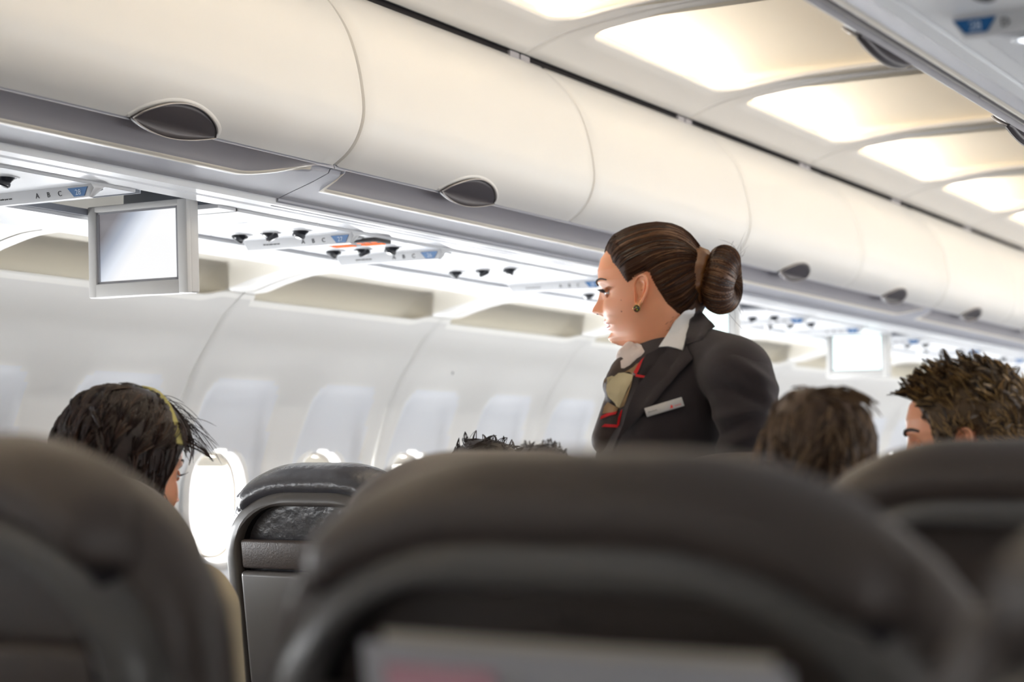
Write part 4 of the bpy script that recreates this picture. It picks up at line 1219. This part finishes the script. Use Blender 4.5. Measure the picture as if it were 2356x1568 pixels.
# earring on the near ear
ep = Mx @ Vector((0.004, 0.078, -0.033)); er = thing  # her left ear faces the viewer
eb_ = lathe([(0.0, 0.004), (0.0042, 0.0032), (0.0062, 0.0), (0.0055, -0.002), (0.0, -0.0025)], 18)
Rn = Mx.to_3x3().to_4x4() @ Matrix.Rotation(math.radians(-100), 4, 'X')
xform(eb_, Matrix.Translation(ep) @ Rn); eo = link('earring', eb_, MT['gem'], att, label='small gold-rimmed dark gem earring')
xform_r = tube([ep + (Rn @ Vector((0.0064 * math.cos(a), 0.0064 * math.sin(a), 0))) for a in np.linspace(0, 2 * PI, 24)[:-1]], 0.0009, 6, True); link('gold_rim', xform_r, MT['gold'], eo)
hk = tube([ep + Vector((0.0, 0, 0.006)), ep + Vector((0.002, 0.001, 0.012)), ep + Vector((0.006, 0.003, 0.014)), ep + Vector((0.009, 0.003, 0.008)), ep + Vector((0.007, 0.001, 0.002))], 0.0007, 6); link('hook', hk, MT['gold'], eo)
for c_, m_ in (((0.0018, 0.001), 'gemr'), ((-0.0015, 0.002), 'gemg'), ((0, -0.002), 'gemg')):
    b_ = bmesh.new(); bmesh.ops.create_icosphere(b_, subdivisions=2, radius=0.0014); xform(b_, Matrix.Translation(ep + (Rn @ Vector((c_[0], c_[1], 0.0033))))); link('facet', b_, MT[m_], eo)
# skin body: neck to hips, legs (one continuous mesh under the clothes)
hipz = 0.93
def W3(x, y, z): return Vector((x, y, z))
body = remesh('body', [capsule(U(1556, 812, 0.02), U(1552, 860, 0.03), 0.042, 0.045), ell(U(1552, 950, 0.04), (0.075, 0.08, 0.11)), ell((0.175, 2.92, 1.0), (0.085, 0.09, 0.17)),
               capsule((0.155, 2.86, 0.86), (0.11, 2.85, 0.48), 0.075, 0.055), capsule((0.11, 2.85, 0.48), (0.10, 2.86, 0.09), 0.052, 0.034),
               capsule((0.155, 3.00, 0.86), (0.11, 3.01, 0.48), 0.075, 0.055), capsule((0.11, 3.01, 0.48), (0.10, 3.02, 0.09), 0.052, 0.034)], MT['skin'], att, voxel=0.009, smooth=4)
for y_ in (2.86, 3.02):
    link('shoe', bmj(box(-0.07, 0.14, y_ - 0.036, y_ + 0.036, 0.0, 0.055, 0.02, 3), capsule((0.10, y_, 0.06), (0.08, y_, 0.10), 0.04, 0.038)), MT['shoe'], att)
skirt = remesh('skirt', [ell((0.165, 2.93, 0.92), (0.125, 0.165, 0.17)), capsule((0.155, 2.87, 0.85), (0.12, 2.86, 0.56), 0.105, 0.085), capsule((0.155, 3.0, 0.85), (0.12, 3.01, 0.56), 0.105, 0.085)], MT['suit'], att, voxel=0.010, smooth=8)
# jacket torso
jk = remesh('jacket', [
    ell(U(1548, 945, 0.035), (0.118, 0.118, 0.150)),
    ell(U(1515, 965, -0.015), (0.085, 0.07, 0.10)), ell(U(1463, 1030, 0.05), (0.062, 0.07, 0.070)),
    ell(U(1515, 1090, 0.03), (0.115, 0.125, 0.16)), ell((0.17, 2.93, 0.97), (0.13, 0.165, 0.13)),
    capsule(U(1592, 792, 0.0), U(1682, 845, -0.080), 0.038, 0.060), capsule(U(1560, 815, 0.04), U(1510, 900, 0.13), 0.040, 0.05), ell(U(1692, 858, -0.092), (0.067, 0.065, 0.064)),
    ell(U(1590, 880, 0.02), (0.085, 0.10, 0.09)),
], MT['suit'], att, voxel=0.006, smooth=10)
def sfold(p):
    u, v, d = pj(p)
    w = 0
    for (cu, cv, ang, L, a) in ((1740, 862, 35, 60, 0.006), (1700, 905, 20, 75, -0.0055), (1765, 915, 60, 36, 0.005), (1700, 950, -10, 90, 0.004), (1680, 985, -25, 80, -0.004), (1715, 1010, -20, 80, 0.004)):
        c, s = math.cos(math.radians(ang)), math.sin(math.radians(ang))
        x = (u - cu) * c + (v - cv) * s; y = -(u - cu) * s + (v - cv) * c
        w += 1.6 * a * math.exp(-(x / L) ** 2 - (y / 13) ** 2)
    return w
sl = remesh('sleeve', [ell(U(1693, 862, -0.094), (0.066, 0.064, 0.060)), capsule(U(1702, 878, -0.10), U(1718, 960, -0.11), 0.063, 0.054), capsule(U(1718, 960, -0.11), U(1715, 1150, -0.10), 0.054, 0.047),
                       capsule(U(1715, 1150, -0.10), U(1560, 1215, -0.12), 0.046, 0.036), ell(U(1752, 905, -0.10), (0.028, 0.03, 0.045))], MT['suit'], att, voxel=0.0055, smooth=7, post=sfold)
sl2 = remesh('sleeve', [ell(U(1508, 915, 0.15), (0.055, 0.055, 0.055)), capsule(U(1508, 920, 0.15), U(1465, 1050, 0.19), 0.052, 0.047), capsule(U(1465, 1050, 0.19), U(1390, 1170, 0.16), 0.046, 0.034)], MT['suit'], att, voxel=0.007, smooth=6)
hand(att, U(1545, 1220, -0.12), -Vector(RT) + Vector((0, 0, -0.15)), Vector((0, -0.4, 1)), 0.95, MT['skin'], 0.45)
hand(att, U(1380, 1185, 0.155), -Vector(RT) * 0.7 + Vector((0, 0, -0.5)), Vector((0.3, 0.4, 1)), 0.95, MT['skin'], 0.4, -1)
T4 = lambda L: [(1340 + a / 4.479, 690 + b / 4.479) for a, b in L]
# scarf volume: knot and tail
sc0 = remesh('scarf', [ell(U(1428, 893, -0.005), (0.030, 0.030, 0.046)), ell(U(1411, 888, 0.03), (0.018, 0.025, 0.024)), ell(U(1445, 862, 0.01), (0.035, 0.035, 0.040), Matrix.Rotation(0.6, 4, 'Y')),
                       capsule(U(1488, 838, 0.01), U(1440, 905, 0.0), 0.030, 0.034), capsule(U(1440, 905, 0.0), U(1420, 1000, 0.0), 0.034, 0.034), capsule(U(1470, 835, 0.01), U(1415, 950, 0.01), 0.026, 0.022), capsule(U(1412, 930, 0.0), U(1398, 1010, 0.0), 0.020, 0.030), capsule(U(1485, 822, 0.0), U(1455, 870, -0.01), 0.022, 0.02)], MT['silkd'], att, voxel=0.004, smooth=4, label='silk scarf in black, tan and cream with red lines')
bl = remesh('blouse_collar', [capsule(U(1473, 822, 0.0), U(1447, 836, 0.01), 0.020, 0.022), ell(U(1440, 826, 0.02), (0.018, 0.02, 0.024)), ell(U(1456, 806, 0.03), (0.020, 0.02, 0.018), Matrix.Rotation(0.5, 4, 'Y')), ell(U(1437, 845, 0.01), (0.016, 0.02, 0.020))], MT['blouse'], att, voxel=0.004, smooth=4)
tb_ = bvh_of(jk, head, body)
shc = patch('shirt_collar', T4([(1165, 78), (1160, 130), (1095, 270), (1062, 400), (1030, 515), (960, 490), (880, 472), (785, 482), (860, 370), (960, 210), (1060, 112)]), tb_, MT['shirt'], att, 0.010, 0.003, label='white shirt collar folded over the jacket')
tb2 = bvh_of(jk, head, body, shc)
patch('jacket_collar', T4([(1160, 120), (1195, 88), (1250, 140), (1365, 270), (1290, 310), (1240, 410), (1150, 430), (1062, 458), (1068, 350), (1110, 225)]), tb2, MT['suit'], att, 0.009, 0.004)
patch('lapel', T4([(875, 495), (940, 500), (1025, 530), (1062, 470), (1140, 600), (1000, 740), (880, 880), (750, 1040), (600, 1190), (400, 1400), (330, 1560), (300, 1560), (420, 1280), (480, 1080), (560, 890), (640, 790), (760, 640)]), tb2, MT['suit'], att, 0.012, 0.004, smooth=8)
patch('lapel', T4([(655, 560), (800, 490), (880, 488), (760, 650), (640, 800), (560, 900), (600, 760), (640, 640)]), bvh_of(jk, head, body, sc0), MT['suit'], att, 0.004, 0.003, smooth=8)
sb_ = bvh_of(sc0, bl, jk)
def scf(P, m, off=0.003, nm='scarf_fold'): return patch(nm, T4(P), sb_, MT[m], sc0, off, 0.0015, step=5, smooth=4)
scf([(480, 735), (560, 650), (560, 740), (520, 790), (500, 890), (430, 1090), (380, 1115), (480, 900), (520, 770)], 'silkt', 0.004)
scf([(430, 745), (520, 690), (580, 640), (540, 745), (470, 740)], 'silkt', 0.004)
scf([(372, 750), (430, 745), (522, 768), (512, 820), (470, 900), (420, 1020), (380, 1110), (350, 1095), (335, 1065), (262, 990), (245, 930), (248, 870), (290, 815)], 'silkc', 0.007, 'scarf_knot')
patch('blouse_collar', T4([(560, 440), (602, 458), (652, 548), (560, 600), (490, 668), (430, 702), (398, 700), (392, 625), (425, 602), (362, 560), (480, 500)]), bvh_of(bl, sc0, jk), MT['blouse'], att, 0.003, 0.002, step=5, smooth=6)
scf([(225, 830), (250, 795), (275, 790), (250, 850), (238, 880)], 'silkt', 0.003)
scf([(250, 800), (300, 780), (340, 790), (285, 815), (255, 860)], 'silkc', 0.003)
scf([(222, 1100), (260, 1050), (300, 1075), (370, 1110), (350, 1150), (270, 1160), (205, 1170)], 'silkt', 0.003)
scf([(640, 585), (625, 610), (570, 740), (552, 765), (525, 745), (570, 660), (610, 610)], 'silkr', 0.008, 'red_line')
scf([(552, 762), (645, 778), (630, 800), (545, 788)], 'silkr', 0.010, 'red_line')
scf([(190, 1195), (250, 1165), (360, 1145), (340, 1175), (260, 1195), (180, 1230)], 'silkr', 0.0045, 'red_line')
scf([(395, 1140), (412, 1125), (395, 1210), (378, 1290), (355, 1290), (368, 1210)], 'silkr', 0.0045, 'red_line')
scf([(195, 1305), (230, 1275), (375, 1285), (360, 1312)], 'silkr', 0.0045, 'red_line')
scf([(515, 745), (552, 745), (545, 775), (518, 775)], 'blouse', 0.0065, 'white_check')
MT['mole'] = mat('mole_brown', (0.24, 0.09, 0.05), 0.6)
fb = bvh_of(head)
for (mu, mv, mr) in ((1430, 716, 0.0012), (1429, 690, 0.0008)):
    r_ = Vector(ray(mu, mv)); h = fb.ray_cast(Vector(CAM), r_.normalized())
    if h[0]: link('mole', ell(h[0], (mr, mr, mr)), MT['mole'], att)
for s_ in (1, -1):
    h = fb.ray_cast(Mx @ Vector((0.0985, s_ * 0.0062, -0.075)), Vector((0, 0, 1)))
    if h[0]: link('nostril', ell(h[0] + Vector((0, 0, 0.0006)), (0.0034, 0.0020, 0.0012)), MT['brow'], att)
# pocket seam and name badge
pb2 = bvh_of(jk, sl)
bc = [(1482, 943), (1570, 917), (1576, 937), (1490, 963)]
def hit(u, v, off=0.0):
    r_ = Vector(ray(u, v)); h = pb2.ray_cast(Vector(CAM), r_.normalized()); return h[0] - r_.normalized() * off
cbl, cbr, ctr = hit(1490, 963), hit(1576, 937), hit(1570, 917)
c0 = (hit(1482, 943) + cbr) / 2
xa_ = (cbr - cbl); wB = xa_.length; xa_.normalize()
ya_ = (hit(1482, 943) - cbl); ya_ = (ya_ - xa_ * ya_.dot(xa_)); hB = ya_.length; ya_.normalize(); za_ = xa_.cross(ya_)
if za_.dot(Vector(FW)) > 0: za_ = -za_; 
MB_ = Matrix((xa_, ya_, za_)).transposed().to_4x4(); MB_.translation = c0 + za_ * 0.014
bd = box(-wB / 2, wB / 2, -hB / 2, hB / 2, -0.0012, 0.0012, 0.0010, 2); bo = link('name_badge', bd, MT['badge'], att, label='silver name badge with red logo'); bo.matrix_local = Matrix.Translation(-Vector(att.location)) @ MB_
def onbadge(s, size, x, y, m): return text(s, size, (x, y, 0.0013), (0, 0, 0), m, bo, 'badge_print', 0.0002)
onbadge('Alina Fuchs', 0.0036, -wB / 2 + 0.0125, -0.001, MT['text'])
onbadge('SWISS', 0.0042, wB / 2 - 0.0105, -hB / 2 + 0.0045, MT['red'])
lg = bmesh.new(); lg.faces.new([lg.verts.new((wB / 2 - 0.0255 + a, -hB / 2 + 0.0035 + b, 0.0014)) for a, b in ((0, -0.001), (0.0055, -0.001), (0.0058, 0.003), (0.0035, 0.0052))]); link('logo', lg, MT['red'], bo, smooth=False)
for o in list(att.children):
    if o is not bo: o.matrix_parent_inverse = Matrix.Translation(-Vector(att.location))
# ------------------------------------------------------------------ seated passengers
def seated(name_label, earpos, heading_body, sc, cloth, group=None, arms=True, shoulder_z=None, hands_m='skin2', lower='navy'):
    """trunk, arms and legs of a sitting figure whose head centre is at earpos"""
    e = Vector(earpos)
    t = thing('person', name_label, 'person', (e.x, e.y, 0.0), 0, group)
    f = Vector((math.cos(heading_body), math.sin(heading_body), 0)); l = Vector((-f.y, f.x, 0))
    zs = shoulder_z or e.z - 0.20 * sc
    b = Vector((e.x, e.y, 0)) - f * 0.015
    P = lambda a, s_, z: b + f * a + l * s_ + Vector((0, 0, z))
    seatz = 0.47
    trunk = [ell(P(0.0, 0, zs - 0.16), (0.125 * sc, 0.16 * sc, 0.21 * sc)) if abs(f.x) > 0.7 else ell(P(0.0, 0, zs - 0.16), (0.16 * sc, 0.125 * sc, 0.21 * sc)),
             capsule(P(0, 0.15 * sc, zs - 0.04), P(0, -0.15 * sc, zs - 0.04), 0.058 * sc, 0.058 * sc), capsule(P(-0.02, 0, zs - 0.3), P(0.0, 0, seatz + 0.13), 0.12 * sc, 0.125 * sc),
             capsule(P(-0.01, 0, zs - 0.04), P(-0.012, 0, zs + 0.045), 0.075 * sc, 0.052 * sc)]
    for s_ in (1, -1):
        trunk += [capsule(P(0, s_ * 0.165 * sc, zs - 0.055), P(0.03, s_ * 0.185 * sc, zs - 0.31 * sc), 0.056 * sc, 0.045 * sc), capsule(P(0.03, s_ * 0.185 * sc, zs - 0.31 * sc), P(0.20, s_ * 0.09, zs - 0.36 * sc), 0.044 * sc, 0.034 * sc)]
    link_ = remesh('top', trunk, MT[cloth], t, voxel=0.011, smooth=6)
    legs = []
    for s_ in (1, -1):
        legs += [capsule(P(0.02, s_ * 0.09, seatz + 0.10), P(0.36, s_ * 0.10, seatz + 0.09), 0.085 * sc, 0.062 * sc), capsule(P(0.36, s_ * 0.10, seatz + 0.09), P(0.36, s_ * 0.10, 0.10), 0.060 * sc, 0.042 * sc)]
    remesh('trousers', legs + [ell(P(0.0, 0, seatz + 0.11), (0.15, 0.14, 0.10))], MT[lower], t, voxel=0.014, smooth=5)
    for s_ in (1, -1):
        c = P(0.40, s_ * 0.10, 0.04)
        link('shoe', ell(c, (0.05, 0.12, 0.04) if abs(f.y) > 0.7 else (0.12, 0.05, 0.04)), MT['shoe'], t)
        hand(t, P(0.21, s_ * 0.085, zs - 0.365 * sc), f * 0.8 - l * s_ * 0.6, Vector((0, 0, 1)), 0.9 * sc, MT[hands_m], 0.45, -s_)
    return t
def fixpar(t):
    for o in t.children: o.matrix_parent_inverse = Matrix.Translation(-Vector(t.location))
HFULL = [(0.085, 0.070), (0.070, 0.045), (0.052, 0.020), (0.040, -0.005), (0.030, -0.035), (0.015, -0.055), (-0.02, -0.065), (-0.055, -0.085), (-0.16, -0.09), (-0.16, 0.2), (0.2, 0.2), (0.12, 0.09)]
def hairflow(hbv, msk, n, length, flow, r, mats, Mx_, parent, wts, name='hair_strands', zmin=-0.09, lift=0.35, clump=9, curl=0.25, lenf=None, liftf=None):
    state = {}; lift0 = lift
    def path(i):
        if i % clump == 0:
            for _ in range(40):
                z = rng.uniform(zmin, 0.117); th = rng.uniform(0, 2 * PI); p = head_pt(z, th, 0, False)
                if inside(msk, p.x, p.z): break
            state['p'] = p; state['c'] = Vector(rng.normal(size=3)) * curl; state['L'] = length * rng.uniform(0.65, 1.25) * (lenf(p) if lenf else 1)
        p0 = state['p'] + Vector(rng.normal(size=3)) * 0.0045
        n_ = (p0 - Vector((-0.01, 0, 0.01))).normalized()
        h = hbv.ray_cast(Vector((-0.01, 0, 0.01)) + n_ * 0.3, -n_)
        if h[0] is None: return None
        lift = liftf(state['p']) if liftf else lift0; q = h[0] - n_ * 0.002; fl = Vector(flow(state['p'])) + state['c']
        tip = state['p'] + (n_ * lift + fl).normalized() * state['L'] + n_ * 0.008
        out = []; m = 7
        d0 = (n_ * (0.4 + lift) + fl * 0.6).normalized()
        for k in range(m):
            t = k / (m - 1)
            a = q + d0 * state['L'] * t * (1 - 0.2 * t)
            b = q.lerp(tip, t)
            out.append(a.lerp(b, t))
        # keep the strand out of the skull
        for k in range(1, m):
            v = out[k] - Vector((-0.01, 0, 0.01)); hh = hbv.ray_cast(Vector((-0.01, 0, 0.01)) + v.normalized() * 0.3, -v.normalized())
            if hh[0] is not None:
                rad = (hh[0] - Vector((-0.01, 0, 0.01))).length
                if v.length < rad + 0.001 and k > 0: out[k] = Vector((-0.01, 0, 0.01)) + v.normalized() * (rad + 0.001 + 0.002 * (k / m))
        if max((out[k + 1] - out[k]).length for k in range(m - 1)) > 0.30 * state['L'] + 0.004: return None
        if state['p'].x > 0.055 and state['p'].z < 0.05 and out[-1].x > state['p'].x + 0.004: return None
        return out
    return strands(n, path, r, mats, Mx_, parent, name, wts)
# young man with the quiff, right edge
E1_ = Vector(atD(2216, 1026, 2.80))
hm_ = math.atan2(-RT[1], -RT[0]) - math.radians(24)
cm = E1_ + Vector((-math.sin(hm_), math.cos(hm_), 0)) * (-0.06)
man = seated('young man with tousled brown quiff looking left, at the right edge', cm, math.radians(105), 1.0, 'greycl', shoulder_z=0.86)
MASKM = [(0.086, 0.074), (0.072, 0.066), (0.060, 0.048), (0.048, 0.030), (0.042, 0.006), (0.030, -0.020), (0.018, -0.018), (0.012, 0.006), (0.0, 0.028), (-0.02, 0.020), (-0.030, -0.02), (-0.050, -0.055), (-0.16, -0.07), (-0.16, 0.2), (0.2, 0.2), (0.12, 0.09)]
Mm, hbm, _, hairm_, mkm = make_head(man, cm, hm_, 1.02, 'skin', MASKM, 0.010, 'hair3', edge=0.012, female=False, bottom=-0.20)
def flowm(p):
    if p.z > 0.055: return Vector((0.75 + 3.0 * max(0, p.x), 0.35 * (1 if p.y > 0 else -1) * min(1, abs(p.y) / 0.04), 0.55))
    return Vector((-0.45, 0, -0.75))
hairflow(hbm, mkm, 8000, 0.029, flowm, 0.00060, ('hair3', 'hair3b', 'hair3c'), Mm, hairm_, (0.40, 0.26, 0.34), zmin=-0.05, clump=10, curl=0.38, lenf=lambda p: 1.0 if p.z > 0.07 else (0.85 if p.z > 0.045 else 0.65), liftf=lambda p: 0.30 if p.z > 0.055 else 0.02)
fixpar(man)
# soft brown head, blurred, low between the seats
cc = Vector(atD(1893, 1073, 2.36))
kid = seated('passenger with soft light-brown hair, head low beside the attendant\'s sleeve', cc, math.radians(95), 0.82, 'beige', shoulder_z=0.86)
Mk, hbk, _, hk_, mkk = make_head(kid, cc, math.radians(88), 0.76, 'skin', HFULL, 0.020, 'hair4', edge=0.02, female=True, ears=False)
hairflow(hbk, mkk, 2600, 0.05, lambda p: Vector((-0.2, 0, -1.0)) if p.z < 0.09 else Vector((0.2, 0.4 * p.y / 0.03, -0.3)), 0.0009, ('hair4', 'hair4b', 'hair3c'), Mk, hk_, (0.5, 0.35, 0.15), lift=0.02, clump=8, curl=0.25)
fixpar(kid)
# dark-haired passenger, left
cl_ = Vector(atD(287, 1092, 3.08))
lad = seated('dark-haired passenger in a beige top seen from behind on the left', cl_, math.radians(92), 1.12, 'beige', shoulder_z=0.905)
Ml, hbl, _, hl_, mkl = make_head(lad, cl_, math.radians(84), 1.13, 'skin', [(0.085, 0.070), (0.064, 0.045), (0.045, 0.020), (0.028, -0.005), (0.014, -0.030), (0.0, -0.050), (-0.03, -0.062), (-0.055, -0.075), (-0.16, -0.08), (-0.16, 0.2), (0.2, 0.2), (0.12, 0.09)], 0.018, 'hair2', edge=0.018, female=True, ears=False, tilt=(0.10, -0.12))
hairflow(hbl, mkl, 3200, 0.050, lambda p: Vector((-0.5, 0, -0.9)) if p.x < 0.03 else Vector((0.2, 0.3 * p.y / 0.05, -0.8)), 0.0008, ('hair2', 'hair2b', 'hair1c'), Ml, hl_, (0.55, 0.2, 0.25), lift=0.02, clump=10, curl=0.22)
def fringe(i):
    p = head_pt(rng.uniform(0.075, 0.112), rng.uniform(-0.9, 0.5), 0.016, False); d = Vector((1.0, rng.uniform(-0.6, 0.4), rng.uniform(0.1, 0.9))).normalized(); c = rng.uniform(0.6, 1.6)
    return [p + d * 0.0060 * k + Vector((0.0003, 0, -0.00075 * c)) * k * k for k in range(9)]
strands(48, fringe, 0.0005, ('hair2', 'hair1c'), Ml, hl_, 'fringe', (0.6, 0.4))
bp_ = []
for k in range(19):
    a = math.radians(-72 + 8 * k); p = head_pt(0.085 - 0.0 * k, 0, 0)
    y_ = math.sin(a) * 0.092; z_ = -0.005 + math.cos(a) * 0.145
    bp_.append(Vector((0.030, y_, z_)))
bw = grid([[p + Vector((dx, 0, 0)) + (Vector((0, p.y, p.z)).normalized() * dr) for dx, dr in ((-0.008, 0), (-0.006, 0.002), (0.006, 0.002), (0.008, 0), (0.006, -0.002), (-0.006, -0.002))] for p in bp_], closed_v=True, capu=True)
bmesh.ops.recalc_face_normals(bw, faces=bw.faces[:]); xform(bw, Ml); link('hair_band', bw, MT['band'], lad)
fixpar(lad)
for (u, v, D, s_, hm2, lab) in ((1122, 1138, 4.15, 1.0, 'hair3c', 'dark-haired passenger whose crown shows over the seats left of the attendant'), (1246, 1128, 4.90, 0.95, 'hair2', 'passenger with short spiky dark hair, crown just above the seats beside the attendant')):
    c = Vector(atD(u, v, D))
    p = seated(lab, c, math.radians(90), s_, 'navy', shoulder_z=0.82)
    Mq, hq, _, hh_, mq = make_head(p, c, math.radians(90), s_, 'skin', HFULL, 0.012, hm2, edge=0.015, female=False, ears=False)
    hairflow(hq, mq, 1600, 0.028, lambda p: Vector((0.3, 0, 0.3)) if p.z > 0.08 else Vector((-0.2, 0, -1)), 0.0009, (hm2, 'hair2'), Mq, hh_, (0.5, 0.5), lift=0.35 if D > 4.5 else 0.0, clump=7, curl=0.3)
    fixpar(p)
